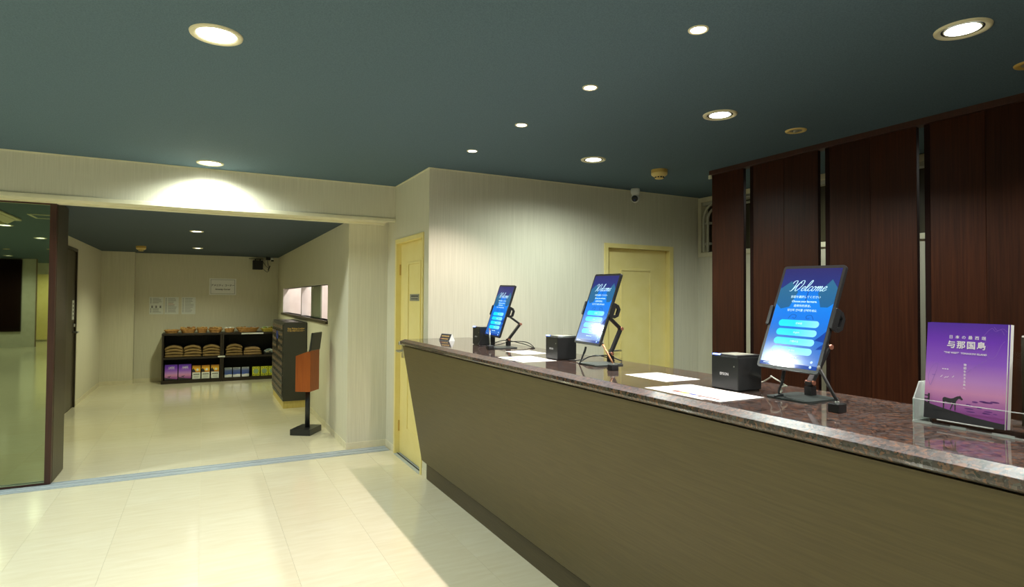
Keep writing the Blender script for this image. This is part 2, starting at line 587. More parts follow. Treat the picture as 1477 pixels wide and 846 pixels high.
# floor: base slab and the tiles the photo shows
fl = struct('floor', box(-7.1, 4.7, -12.6, 12.0, -0.12, -0.003), 'grout')
TW, TL = 0.4595, 0.914
G = 0.0004
tile_me = [MB().box(-TW / 2 + G, TW / 2 - G, -TL / 2 + G, TL / 2 - G, -0.003, 0.0).data('tile', m) for m in ('floor', 'floor_b')]
n_t = 0


def tile_col(x0, x1, y0, y1, first):
    """one column of tiles, cut at both ends"""
    global n_t
    j = first
    while j > y0:
        j -= TL
    while j < y1 - 0.01:
        a, b = max(j, y0), min(j + TL, y1)
        if b - a > 0.01:
            full = abs(b - a - TL) < 1e-6 and abs(x1 - x0 - TW) < 1e-6
            if full:
                o = bpy.data.objects.new('tile', tile_me[n_t % 2])
                COL.objects.link(o)
                o.parent = fl
            else:
                o = MB().box(-(x1 - x0) / 2 + G, (x1 - x0) / 2 - G, -(b - a) / 2 + G, (b - a) / 2 - G, -0.003, 0.0).build('tile', ('floor', 'floor_b')[n_t % 2], fl)
            o.location = ((x0 + x1) / 2, (a + b) / 2, 0)
            n_t += 1
        j += TL


for c in range(-4, 4):
    x0 = c * TW
    x1 = min(x0 + TW, XJ)
    if x0 < XJ - 0.02:
        tile_col(x0, x1, -0.9, 5.555, 3.51 if c % 2 == 0 else 3.51 + TL / 2)
for c in range(-4, 3):
    x0 = max(c * TW, XCL)
    x1 = min(c * TW + TW, XCR)
    tile_col(x0, x1, 5.735, YCB, 5.9 if c % 2 == 0 else 5.9 + TL / 2)
rest = MB()
rest.box(-7.0, -4 * TW - G, -12.5, 5.7, -0.003, 0)
rest.box(-4 * TW, XJ, -12.5, -0.9, -0.003, 0)
rest.box(XJ + G, 1.96, -12.5, YB, -0.003, 0)
rest.box(1.96, XR, -12.5, -3.0, -0.003, 0)
o = rest.build('tile_field', 'floor', fl)
o['kind'] = 'stuff'

struct('floor_staff', box(1.96, XR, -3.0, YB, -0.003, 0.002), 'low_bounce_floor')  # unseen floor, made dark to cut bounce onto partition and ceiling

# ceilings
struct('ceiling', box(-7.1, 4.7, -12.6, YH + 0.02, H_LOBBY, H_LOBBY + 0.1), 'ceiling')
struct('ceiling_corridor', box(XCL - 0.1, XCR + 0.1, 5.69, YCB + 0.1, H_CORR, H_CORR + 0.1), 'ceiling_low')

# lobby walls
struct('wall_header', box(-7.0, XJ, YH, 5.69, 2.205, H_LOBBY), 'wall')
jog = MB()
jog.box(XJ, XJ + 0.1, 5.445, YP + 0.1, 0, H_LOBBY)
jog.box(XJ, XJ + 0.1, YB + 0.1, 4.685, 0, H_LOBBY)
jog.box(XJ, XJ + 0.1, 4.685, 5.445, 1.985, H_LOBBY)
struct('wall_jog', jog, 'wall')
bk = MB()
bk.box(XJ, 3.395, YB, YB + 0.1, 0, H_LOBBY)
bk.box(4.205, XR + 0.1, YB, YB + 0.1, 0, H_LOBBY)
bk.box(3.395, 4.205, YB, YB + 0.1, 1.965, H_LOBBY)
struct('wall_back', bk, 'wall')
rt = MB()
rt.box(XR, XR + 0.1, -12.5, YB, 0, 1.9)
rt.box(XR, XR + 0.1, -12.5, -0.3, 1.9, H_LOBBY)
struct('wall_right', rt, 'wall')
pw = MB()
pw.box(XCR, XJ, YP, YP + 0.1, 0, 2.3)
struct('wall_post', pw, 'wall')
cr_ = MB()
cr_.box(XCR, XCR + 0.1, YP + 0.1, 6.82, 0, H_CORR)
cr_.box(XCR, XCR + 0.1, 11.0, YCB, 0, H_CORR)
cr_.box(XCR, XCR + 0.1, 6.82, 11.0, 0, 1.195)
cr_.box(XCR, XCR + 0.1, 6.82, 11.0, 1.605, H_CORR)
struct('wall_corridor_right', cr_, 'wall')
cl_ = MB()
cl_.box(XCL - 0.1, XCL, 5.735, 8.66, 0, H_CORR)
cl_.box(XCL - 0.1, XCL, 9.56, YCB, 0, H_CORR)
cl_.box(XCL - 0.1, XCL, 8.66, 9.56, 2.075, H_CORR)
struct('wall_corridor_left', cl_, 'wall')
ce = MB()
ce.box(XCL, -1.03, 11.66, YCB, 0, H_CORR)
ce.box(XCL - 0.1, XCR + 0.1, YCB, YCB + 0.1, 0, H_CORR)
struct('wall_corridor_end', ce, 'wall')
# the side of the lobby behind the camera (seen in the mirror)
wl = MB()
wl.box(-7.1, -7.0, -12.5, 5.7, 0, H_LOBBY)
struct('wall_left', wl, 'wall_plain')
wr = MB()
wr.box(-7.0, -4.27, -10.1, -10.0, 0, H_LOBBY)
wr.box(-5.05, -4.95, -12.5, -10.1, 0, H_LOBBY)
wr.box(-2.4, XR, -10.1, -10.0, 0, H_LOBBY)
wr.box(-2.4, -2.3, -12.5, -10.1, 0, H_LOBBY)
wr.box(-5.05, -2.3, -12.6, -12.5, 0, H_LOBBY)
struct('wall_lobby_rear', wr, 'wall_plain')
struct('wall_mirror_back', box(-7.0, -1.07, 5.735, 5.83, 0, 2.3), 'wall_plain')
struct('trim_corner_bead', box(-4.28, -4.255, -10.0, -9.985, 0, H_LOBBY), 'trim_brown')

# header rail, floor track, cove line
t1 = MB()
t1.box(-7.0, XJ, YH - 0.012, YH + 0.03, 2.178, 2.212, bev=0.004)
t1.box(-7.0, XJ - 0.05, YH + 0.03, 5.69, 2.185, 2.205)
t1.box(-7.0, XJ - 0.05, 5.69, 5.757, 2.170, 2.2)
struct('trim_header_rail', t1, 'cream')
t2 = MB()
t2.box(-7.0, XJ - 0.02, 5.557, 5.733, -0.003, 0.003)
for y in (5.575, 5.635, 5.66, 5.715):
    t2.box(-7.0, XJ - 0.02, y, y + 0.012, 0.003, 0.007)
struct('trim_floor_track', t2, 'alu')
t3 = MB()
t3.box(-7.0, XJ - 0.008, YH - 0.008, YH, 2.511, 2.52)
t3.box(XJ - 0.008, XJ, YB - 0.008, YH, 2.511, 2.52)
t3.box(XJ, XR, YB - 0.008, YB, 2.511, 2.52)
struct('trim_cove', t3, 'cream')
b1 = MB()
b1.box(XCR - 0.006, XJ - 0.006, YP - 0.006, YP, 0, 0.062)
b1.box(XJ - 0.006, XJ, 5.46, YP, 0, 0.062)
struct('baseboard_post', b1, 'base')
b2 = MB()
b2.box(XCR - 0.006, XCR, YP, YCB, 0, 0.062)
struct('baseboard_corridor_right', b2, 'base')
b3 = MB()
b3.box(XCL, XCL + 0.006, 9.62, 11.66, 0, 0.062)
b3.box(XCL, XCL + 0.006, 6.14, 8.6, 0, 0.062)
b3.box(XCL, -1.024, 11.654, 11.66, 0, 0.062)
b3.box(-1.03, -1.024, 11.66, YCB, 0, 0.062)
b3.box(-1.024, -0.62, YCB - 0.006, YCB, 0, 0.062)
struct('baseboard_corridor_end', b3, 'base')
b4 = MB()
b4.box(XJ - 0.006, XJ, YB - 0.006, 4.66, 0, 0.062)
struct('baseboard_jog', b4, 'base')

# doors -------------------------------------------------------------
def panel_door(name, fr, leaf, mold, handle=None):
    d = struct_empty(name)
    fr.build('frame', 'yellow', d)
    lf = leaf.build('leaf', 'yellow', d)
    mold.build('molding', 'yellow', lf)
    return d, lf


fr = MB()      # door in the jog wall, faces the lobby (-X)
fr.box(XJ - 0.012, XJ + 0.1, 5.42, 5.462, 0, 1.965)
fr.box(XJ - 0.012, XJ + 0.1, 4.668, 4.70, 0, 1.965)
fr.box(XJ - 0.012, XJ + 0.1, 4.668, 5.462, 1.965, 2.004)
lf_ = box(XJ + 0.035, XJ + 0.075, 4.702, 5.418, 0.012, 1.963)


def ring_mold(mb, axis, at, a0, a1, z0, z1, w=0.022, d=0.008, sgn=-1):
    """raised rectangular molding on a door leaf"""
    for (p0, p1, q0, q1) in ((a0, a1, z0, z0 + w), (a0, a1, z1 - w, z1), (a0, a0 + w, z0 + w, z1 - w), (a1 - w, a1, z0 + w, z1 - w)):
        if axis == 'x':
            mb.box(at, at + sgn * d, p0, p1, q0, q1, bev=0.003)
        else:
            mb.box(p0, p1, at, at + sgn * d, q0, q1, bev=0.003)
    return mb


mo = MB()
ring_mold(mo, 'x', XJ + 0.035, 4.84, 5.20, 0.25, 1.78)
d1, lf1 = panel_door('door_1', fr, lf_, mo)
hn = MB()
hn.tube([(XJ + 0.035, 5.345, 0.965), (XJ - 0.02, 5.345, 0.965)], 0.011, 10)
hn.tube([(XJ - 0.02, 5.352, 0.965), (XJ - 0.022, 5.30, 0.965), (XJ - 0.018, 5.25, 0.963)], [0.010, 0.009, 0.008], 10)
hn.box(XJ + 0.029, XJ + 0.036, 5.32, 5.37, 0.90, 1.06, bev=0.003)
hn.tube([(XJ + 0.035, 5.345, 1.035), (XJ - 0.002, 5.345, 1.035)], 0.017, 12)
hn.build('door_handle', 'steel', lf1)
pl = MB()
pl.box(XJ + 0.031, XJ + 0.0352, 4.885, 5.135, 1.43, 1.49, 0)
for k in range(6):
    pl.box(XJ + 0.0302, XJ + 0.031, 5.095 - k * 0.033 - 0.024, 5.095 - k * 0.033, 1.466, 1.478, 1)
for k in range(7):
    pl.box(XJ + 0.0302, XJ + 0.031, 5.09 - k * 0.026 - 0.018, 5.09 - k * 0.026, 1.444, 1.452, 1)
pl.build('name_plate', ['plate_grey', 'ink'], lf1)
th = MB()
th.box(XJ - 0.02, XJ + 0.09, 4.70, 5.42, -0.002, 0.004, 0)
th.box(XJ + 0.01, XJ + 0.022, 4.70, 5.42, 0.004, 0.006, 1)
th.build('threshold', ['alu', 'dark_gap'], d1)
hg = MB()
for z in (0.26, 1.72):
    hg.box(XJ + 0.020, XJ + 0.034, 5.4145, 5.4215, z - 0.05, z + 0.05)
hg.build('hinge', 'beige_dark', d1)

fr = MB()      # door in the back wall
fr.box(3.37, 3.412, YB - 0.012, YB + 0.1, 0, 1.95)
fr.box(4.178, 4.228, YB - 0.012, YB + 0.1, 0, 1.95)
fr.box(3.37, 4.228, YB - 0.012, YB + 0.1, 1.95, 1.992)
lf_ = box(3.414, 4.176, YB + 0.045, YB + 0.085, 0.012, 1.948)
mo = MB()
ring_mold(mo, 'y', YB + 0.045, 3.60, 3.985, 0.25, 1.757)
d2, lf2 = panel_door('door_2', fr, lf_, mo)
hn = MB()
hn.tube([(3.47, YB + 0.045, 0.965), (3.47, YB - 0.01, 0.965)], 0.011, 10)
hn.tube([(3.465, YB - 0.01, 0.965), (3.52, YB - 0.012, 0.965), (3.57, YB - 0.008, 0.963)], [0.010, 0.009, 0.008], 10)
hn.build('door_handle', 'steel', lf2)

d3 = struct_empty('door_3')     # dark corridor door
fr = MB()
fr.box(XCL - 0.1, XCL + 0.012, 8.66, 8.70, 0, 2.035)
fr.box(XCL - 0.1, XCL + 0.012, 9.52, 9.56, 0, 2.035)
fr.box(XCL - 0.1, XCL + 0.012, 8.66, 9.56, 2.035, 2.075)
fr.build('frame', 'door_dark', d3)
lf3 = box(XCL - 0.05, XCL - 0.008, 8.702, 9.518, 0.005, 2.033).build('leaf', 'door_dark', d3)
hn = MB()
hn.tube([(XCL - 0.008, 9.44, 0.985), (XCL + 0.05, 9.44, 0.985)], 0.012, 10)
hn.tube([(XCL + 0.05, 9.45, 0.985), (XCL + 0.052, 9.38, 0.985), (XCL + 0.048, 9.32, 0.982)], 0.010, 10)
hn.tube([(XCL - 0.008, 9.44, 1.075), (XCL + 0.012, 9.44, 1.075)], 0.02, 12)
hn.build('door_handle', 'steel', lf3)
sg = MB()
sg.box(XCL - 0.008, XCL - 0.006, 9.35, 9.48, 1.15, 1.40, 0)
for k in range(4):
    sg.box(XCL - 0.006, XCL - 0.0055, 9.385, 9.445, 1.19 + k * 0.05, 1.215 + k * 0.05, 1)
sg.build('notice', ['paper_grey', 'ink_grey'], lf3)

d4 = struct_empty('door_4')     # yellow door at the far rear, seen in the mirror
fr = MB()
fr.box(-4.88, -4.82, -12.5, -12.44, 0, 2.1)
fr.box(-3.86, -3.80, -12.5, -12.44, 0, 2.1)
fr.box(-4.88, -3.80, -12.5, -12.44, 2.1, 2.16)
fr.build('frame', 'yellow', d4)
box(-4.82, -3.86, -12.49, -12.45, 0.06, 2.1).build('leaf', 'yellow', d4)

# window band high on the right wall --------------------------------
w1 = struct_empty('window_1')
fr = MB()
Y0, Y1 = -0.3, 4.545
fr.box(XR - 0.012, XR + 0.09, Y0, Y1, 1.90, 1.945, bev=0.004)
fr.box(XR - 0.012, XR + 0.09, Y0, Y1, 2.465, 2.515, bev=0.004)
fr.box(XR - 0.012, XR + 0.09, Y1 - 0.045, Y1, 1.945, 2.465)
fr.build('frame', 'cream', w1)
box(XR + 0.085, XR + 0.099, Y0, Y1 - 0.045, 1.945, 2.465).build('pane', 'window_dark', w1)
box(XR + 0.0, XR + 0.085, Y0, Y1 - 0.05, 2.43, 2.464).build('head_rail', 'pipe', w1)
y = Y1 - 0.13
while y > Y0:
    box(XR + 0.06, XR + 0.085, y - 0.02, y, 1.945, 2.43).build('mullion', 'window_dark' if int(y * 10) % 2 else 'cream', w1)
    y -= 0.19
cd = MB()
for off, xx in ((0.0, XR - 0.020), (0.055, XR - 0.020)):
    yy, r, zt = 4.455 - off, 0.16 - off * 0.8, 2.44 - off
    pts = [(xx, yy, 1.95)]
    for i in range(9):
        a = PI * 0.5 * i / 8
        pts.append((xx, yy - r + r * math.cos(a), zt - r + r * math.sin(a)))
    pts.append((xx, 3.6, zt))
    cd.tube(pts, 0.013, 8)
for z in (2.03, 2.24):
    cd.box(XR - 0.018, XR + 0.02, 4.375, 4.48, z - 0.012, z + 0.012)
cdo = cd.build('conduit_pipes', 'pipe')
tag(cdo, 'pair of grey conduit pipes bending across the high window beside the wooden partition', 'pipes')

# pass-through opening in the corridor wall ---------------------------
w2 = struct_empty('window_2')
rv = MB()
rv.box(XCR - 0.002, XCR + 0.1, 6.82, 11.0, 1.605, 1.609)
rv.box(XCR, XCR + 0.1, 10.99, 11.0, 1.195, 1.605)
rv.build('reveal', 'wall_white', w2)
box(XCR - 0.03, XCR + 0.11, 6.79, 11.03, 1.158, 1.195, bev=0.004).build('sill', 'sill', w2)
box(XCR + 0.028, XCR + 0.11, 9.0, 9.06, 1.195, 1.605).build('mullion', 'wall_white', w2)
box(XCR + 0.06, XCR + 0.075, 7.62, 8.36, 1.195, 1.605).build('pane', 'glass_green', w2)
nk = MB()
nk.box(2.2, 2.3, 6.0, 11.6, 0.7, 2.25)
nk.box(XCR + 0.1, 2.3, 11.2, 11.3, 0.7, 2.25)
nk.box(XCR + 0.1, 2.3, 6.3, 6.4, 0.7, 2.25)
nk.box(XCR + 0.1, 2.3, 6.3, 11.3, 2.15, 2.25)
nk.box(XCR + 0.1, 2.3, 6.3, 11.3, 0.7, 0.8)
struct('wall_pass_through', nk, 'wall_white')

# ================================================================== MIRROR
mr = thing('mirrored_panel', 'tall smoked mirror panel in dark red-brown frame at left edge of the opening', 'mirror', (-1.04, 5.69, 0.008))
ox, oy, oz = -1.04, 5.69, 0.008


def loc(mb, dx, dy, dz):
    mb.v = [(a - dx, b - dy, c - dz) for a, b, c in mb.v]
    return mb


loc(box(-4.6, -1.062, 5.694, 5.70, 0.02, 2.165), ox, oy, oz).build('mirror_glass', 'mirror', mr)
s_ = MB()
s_.box(-1.062, -1.022, 5.688, 5.73, 0.008, 2.169)
s_.box(-4.64, -4.6, 5.688, 5.73, 0.008, 2.169)
s_.box(-4.6, -1.062, 5.688, 5.73, 2.157, 2.169)
s_.box(-4.6, -1.062, 5.688, 5.73, 0.008, 0.018)
s_.box(-4.6, -1.062, 5.701, 5.73, 0.018, 2.157)
loc(s_, ox, oy, oz).build('frame', 'red_wood', mr)
loc(box(-1.05, -1.02, 5.731, 6.135, 0.009, 2.19), ox, oy, oz).build('side_panel', 'dark_wood', mr)

# ================================================================== RECEPTION COUNTER
ct = thing('reception_counter', 'long reception desk with leaning olive-brown laminate front under the granite top', 'counter', (1.78, 2.0, 0))
cy0, cy1 = -1.4, 4.548
A, B_ = (1.405, 1.077), (1.572, 0.155)
body = MB()
body.prism([(1.437, 1.077), (1.60, 0.155), (1.632, 0.118), (1.632, 0.0), (1.95, 0.0), (1.95, 1.077)], 'y', cy0, cy1)
loc(body, 1.78, 2.0, 0).build('carcass', 'toekick', ct)
for a, b in ((cy0, 2.8178), (2.8182, cy1)):
    p = MB().prism([A, B_, (1.600, 0.130), (1.604, 0.155), (1.437, 1.077)], 'y', a, b)
    loc(p, 1.78, 2.0, 0).build('front_panel', 'laminate', ct)
k = MB().box(1.613, 1.632, cy0, cy1, 0.0, 0.118)
loc(k, 1.78, 2.0, 0).build('toe_kick', 'toekick', ct)
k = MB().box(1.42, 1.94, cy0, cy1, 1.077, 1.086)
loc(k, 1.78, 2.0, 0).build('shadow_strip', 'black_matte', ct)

ZC = 1.128
prof = [(1.391, 1.086), (1.384, 1.091), (1.380, 1.099), (1.380, 1.1125), (1.381, 1.1140), (1.4215, 1.1275), (1.424, ZC), (1.98, ZC), (1.98, 1.086)]
cyend = 4.548
gt = MB()
gt.prism(prof, 'y', cy0, cyend, smooth=False)
gto = gt.build('granite_countertop', ['granite', 'granite_bevel'])
for pg in gto.data.polygons:
    if pg.normal.x < -0.2 and pg.normal.z > 0.8:
        pg.material_index = 1
tag(gto, 'polished brown speckled granite countertop along the whole reception desk', 'countertop')

# ================================================================== WOODEN PARTITION
pt = thing('wooden_partition', 'dark mahogany partition of tall boards with narrow gaps behind the desk', 'partition', (3.735, 1.6, 0))
P = lambda mb: loc(mb, 3.735, 1.6, 0)
P(MB().box(3.69, 3.765, -1.3, 3.548, 2.483, 2.52, bev=0.002)).build('top_beam', 'mahogany_edge', pt)
P(MB().box(3.685, 3.70, 3.525, 3.55, 2.452, 2.483)).build('bracket', 'cream', pt)
spans = [(3.223, 3.544, 1)] + [(2.594 - 0.62 * k - (0.01 if k else 0), 3.161 - 0.62 * k, 2) for k in range(7)]
for i, (a, b, n) in enumerate(spans):
    P(MB().box(3.7205, 3.7465, a - 0.0012, a, 0.0, 2.483)).build('end_shade_strip', 'mahogany_dark', pt)  # matte dark cap puts shade on end faces the aisle lamps light
    if i:
        P(MB().box(3.7205, 3.746, b - 0.030, b, 0.0, 2.483)).build('edge_strip', 'mahogany_dark', pt)
        b -= 0.0305
    for k in range(n):
        y0 = a + (b - a) * k / n
        y1 = a + (b - a) * (k + 1) / n
        mb = MB().box(3.72, 3.747, y0 + (0.0005 if k else 0), y1 - (0.0005 if k < n - 1 else 0), 0.0, 2.483, bev=0.0015, seg=1)
        P(mb).build('board', ('mahogany', 'mahogany_b')[(i + k) % 2], pt)

# ================================================================== CEILING FITTINGS
ring_prof = [(0.074, -0.002), (0.078, -0.006), (0.090, -0.009), (0.098, -0.006), (0.100, 0.0)]


def lamp_light(name, x, y, z, power, color, parent, size=0.05, cone=160, blend=0.75):
    L = bpy.data.lights.new(name, 'SPOT')
    L.energy = power
    L.color = color
    L.spot_size = math.radians(cone)
    L.spot_blend = blend
    L.shadow_soft_size = size
    o = bpy.data.objects.new(name, L)
    COL.objects.link(o)
    o.parent = parent
    o.location = (0, 0, z)
    return o


def downlight(x, y, h, label, power, color, scale=1.0, warm=False, double=False, group='round ceiling downlights', cone=160, blend=0.75, size=0.05):
    t = thing('downlight', label, 'ceiling light', (x, y, h), 0, group)
    mb = MB().lathe([(r * scale, z * (1 if scale > 0.7 else 0.6)) for r, z in ring_prof], seg=40, cap=False)
    mb.build('trim_ring', 'ring', t)
    rr_ = 0.074 * scale
    if double:
        MB().lathe([(rr_, -0.0025), (rr_ * 0.9, -0.0015)], seg=40, cap=False).build('recess', 'dark_gap', t)
        MB().lathe([(rr_ * 0.9, -0.002), (rr_ * 0.88, -0.005), (rr_ * 0.83, -0.004)], seg=40, cap=False).build('inner_ring', 'ring', t)
        rr_ *= 0.84
    d = MB()
    d.lathe([(0.0, -0.004), (rr_ * 0.6, -0.0035), (rr_, -0.002)], seg=40, cap=False)
    d.build('diffuser', 'lamp_warm' if warm else 'lamp', t)
    lamp_light('lamp', 0, 0, -0.02, power, color, t, size, cone, blend)
    return t


downlight(0.03, 2.67, H_LOBBY, 'white downlight nearest above the open lobby floor, large at top left', P_DOWN, C_DOWN)
downlight(0.03, 5.26, H_LOBBY, 'white downlight close to the header above the corridor opening', P_DOWN, C_DOWN)
downlight(2.62, 1.21, H_LOBBY, 'largest white downlight above the near end of the desk', P_DESK, C_DOWN, double=True, scale=0.95, cone=146, blend=0.4)
downlight(2.62, 2.435, H_LOBBY, 'white downlight between the two other white ones behind the desk', P_DESK, C_DOWN, double=True, scale=0.95, cone=146, blend=0.4)
downlight(2.62, 3.68, H_LOBBY, 'white downlight nearest the back wall, behind the desk', P_DESK * 1.3, C_DOWN, double=True, scale=0.95, cone=164, blend=0.7)
names = ('small warm spotlight farthest above the desk, by the jog wall', 'small warm spotlight second from the far end above the desk',
         'small warm spotlight third from the far end above the desk', 'small warm spotlight nearest the camera above the desk')
for (x, y), nm in zip(((1.705, 3.89), (1.712, 3.16), (1.712, 2.434), (1.717, 1.705)), names):
    downlight(x, y, H_LOBBY, nm, P_SPOT, C_SPOT, 0.40, True, group='warm spotlights above the desk', size=0.012, cone=116, blend=0.6)
for k, y in enumerate((0.975, 0.245)):
    downlight(1.717, y, H_LOBBY, 'small warm spotlight over the desk, outside the picture, %s one' % ('first', 'second')[k], P_SPOT, C_SPOT, 0.40, True, group='warm spotlights above the desk', size=0.012, cone=116, blend=0.6)
downlight(2.62, -0.02, H_LOBBY, 'white downlight above the desk beside the camera', P_DESK, C_DOWN, double=True, scale=0.95, cone=146, blend=0.4)
REAR = [(0.03, 0.07, 'white downlight straight above the camera, outside the picture'), (0.03, -2.55, 'white downlight behind the camera, right of the middle'), (0.03, -5.2, 'white downlight far behind the camera, right of the middle'),
        (-2.67, -0.02, 'bright downlight in the mirror beside the air conditioner'), (-2.67, -2.2, 'white downlight in the mirror between hatch and rear panels'),
        (-2.67, -4.8, 'white downlight deep in the mirror near the rear panels'), (-2.67, 2.6, 'white downlight left of the picture, before the mirror'), (-2.67, 5.2, 'added downlight out of view at left, brightening the jog wall'),  # last one added to brighten the jog wall and post
        (2.4, -2.6, 'white downlight behind the camera on the desk side'), (2.4, -5.2, 'white downlight far behind the camera on the desk side'),
        (-5.3, -1.0, 'white downlight far left behind the camera'), (-5.3, -5.0, 'white downlight at the far rear left of the lobby'), (-4.6, -8.6, 'added downlight brightening the rear wall by its dark panels'),  # last one is an extra lamp to lift the rear wall
        (-4.0, -11.4, 'added downlight brightening the rear recess and the far yellow door')]  # added to light the recess and its door
for x, y, nm in REAR:
    downlight(x, y, H_LOBBY, nm, P_REAR * (0.5 if x > 0 else 1.45), C_DOWN)
for y, nm in ((3.05, 'far'), (1.75, 'middle'), (0.4, 'near')):  # lamps added behind the partition to brighten the wall in its gaps
    downlight(4.12, y, H_LOBBY, 'added downlight brightening the gaps from behind the wooden partition, %s one' % nm, 26, C_DOWN, 0.8)
downlight(-0.08, 7.58, H_CORR, 'corridor downlight nearer the opening', P_CORR, C_CORR, 0.72, group='corridor downlights', cone=140, blend=0.6)
downlight(-0.09, 10.15, H_CORR, 'corridor downlight nearer the bookcases', P_CORR, C_CORR, 0.72, group='corridor downlights', cone=140, blend=0.6)

spk_prof = [(0.0, -0.006), (0.030, -0.006), (0.034, -0.002), (0.044, -0.003), (0.050, -0.008), (0.060, -0.006), (0.063, 0.0)]


def ceiling_speaker(x, y, label, mats=('beige', 'white')):
    t = thing('ceiling_speaker', label, 'speaker', (x, y, H_LOBBY), 0, 'round ceiling speakers')
    MB().lathe([(0.036, -0.003), (0.046, -0.007), (0.060, -0.006), (0.063, 0.0)], seg=32, cap=False).build('rim', mats[0], t)
    MB().lathe([(0.0, -0.004), (0.036, -0.003)], seg=32, cap=False).build('grille', mats[1], t)
    MB().lathe([(0.0, -0.010), (0.014, -0.010), (0.016, -0.003)], seg=20, cap=False).build('cap', mats[1], t)
    return t


ceiling_speaker(3.279, 2.434, 'small round cream ceiling speaker in front of the wooden partition', ('beige', 'plate_grey'))
ceiling_speaker(3.275, 1.245, 'round yellow-rimmed ceiling speaker cut by the right picture edge', ('beige_dark', 'plate_grey'))
ceiling_speaker(-3.99, -5.8, 'round ceiling fitting in the mirror, left one')
ceiling_speaker(-3.1, -5.3, 'round ceiling fitting in the mirror, right one')


def smoke(x, y, h, label):
    t = thing('smoke_detector', label, 'smoke detector', (x, y, h))
    MB().lathe([(0.0, 0), (0.066, 0.0), (0.066, -0.028), (0.0, -0.028)], seg=32, cap=False, smooth=False).build('base', 'beige_dark', t)
    MB().lathe([(0.066, -0.028), (0.064, -0.042), (0.048, -0.054), (0.036, -0.056), (0.036, -0.070), (0.030, -0.074), (0.0, -0.074)], seg=32, cap=False).build('housing', 'beige', t)
    v = MB()
    for k in range(10):
        a = 2 * PI * k / 10
        v.box(0.034, 0.038, -0.007, 0.007, -0.068, -0.058, mat=Matrix.Rotation(a, 4, 'Z'))
    v.build('vent', 'dark_gap', t)
    return t


smoke(3.305, 3.715, H_LOBBY, 'yellowed smoke detector on the lobby ceiling beside the small security camera')
smoke(-0.83, 10.25, H_CORR, 'small yellow smoke detector on the low corridor ceiling')

sc_ = thing('security_camera', 'white dome security camera hanging from the ceiling near the back door', 'camera', (3.66, 4.45, H_LOBBY))
MB().lathe([(0.0, 0), (0.040, 0), (0.044, -0.012), (0.043, -0.04), (0.034, -0.062), (0.0, -0.062)], seg=28, cap=False).build('mount', 'white', sc_)
hd = MB().sphere((0, 0, -0.095), 0.042).build('head', 'white', sc_)
ln = MB()
dv = Vector((-0.75, -0.62, -0.2)).normalized()
q = dv.to_track_quat('Z', 'Y').to_matrix().to_4x4()
ln.lathe([(0.0, 0.045), (0.012, 0.0445), (0.024, 0.040), (0.031, 0.031)], seg=24, cap=False, mat=T(0, 0, -0.095) @ q)
ln.build('face', 'black_satin', hd)
l2 = MB().sphere((0, 0, 0), 0.008, mat=T(0, 0, -0.095) @ q @ T(0.0, -0.012, 0.040))
l2.build('lens', 'led_blue' if False else 'blue', hd)

ac = thing('air_conditioner', 'cream ceiling cassette air conditioner, seen in the smoked mirror', 'air conditioner', (-2.75, 1.5, H_LOBBY))
mb = MB().box(-0.5, 0.5, -0.5, 0.5, -0.03, 0.0, bev=0.012)
mb.build('panel', 'cream', ac)
box(-0.28, 0.28, -0.28, 0.28, -0.036, -0.03).build('grille', 'beige_dark', ac)
for s in (-1, 1):
    mb = MB().box(-0.34, 0.34, -0.05, 0.05, -0.006, 0.0, mat=T(0, s * 0.42, -0.06) @ Matrix.Rotation(s * 0.6, 4, 'X'))
    mb.build('louver', 'cream', ac)
    mb = MB().box(-0.05, 0.05, -0.34, 0.34, -0.006, 0.0, mat=T(s * 0.42, 0, -0.06) @ Matrix.Rotation(-s * 0.6, 4, 'Y'))
    mb.build('louver', 'cream', ac)
ht = thing('access_hatch', 'thin cream framed access hatch in the ceiling, seen in the mirror', 'hatch', (-1.80, 1.48, H_LOBBY))
h = MB()
for a in ((-0.25, 0.25, -0.23, -0.20), (-0.25, 0.25, 0.20, 0.23), (-0.25, -0.22, -0.2, 0.2), (0.22, 0.25, -0.2, 0.2)):
    h.box(*a, -0.008, 0)
h.build('frame', 'cream', ht)
box(-0.22, 0.22, -0.2, 0.2, -0.003, 0).build('cover', 'ceiling', ht)

# panels on the rear wall (mirror)
rp = thing('rear_wall_panels', 'dark brown wall panels on the far lobby wall, seen in the mirror', 'wall panel', (-5.3, -9.97, 0.44))
for k in range(3):
    loc(MB().box(-4.6 - 0.56 * (k + 1) + 0.02, -4.6 - 0.56 * k, -10.0, -9.95, 0.44, 2.5), -5.3, -9.97, 0.44).build('panel', 'mahogany_dark', rp)

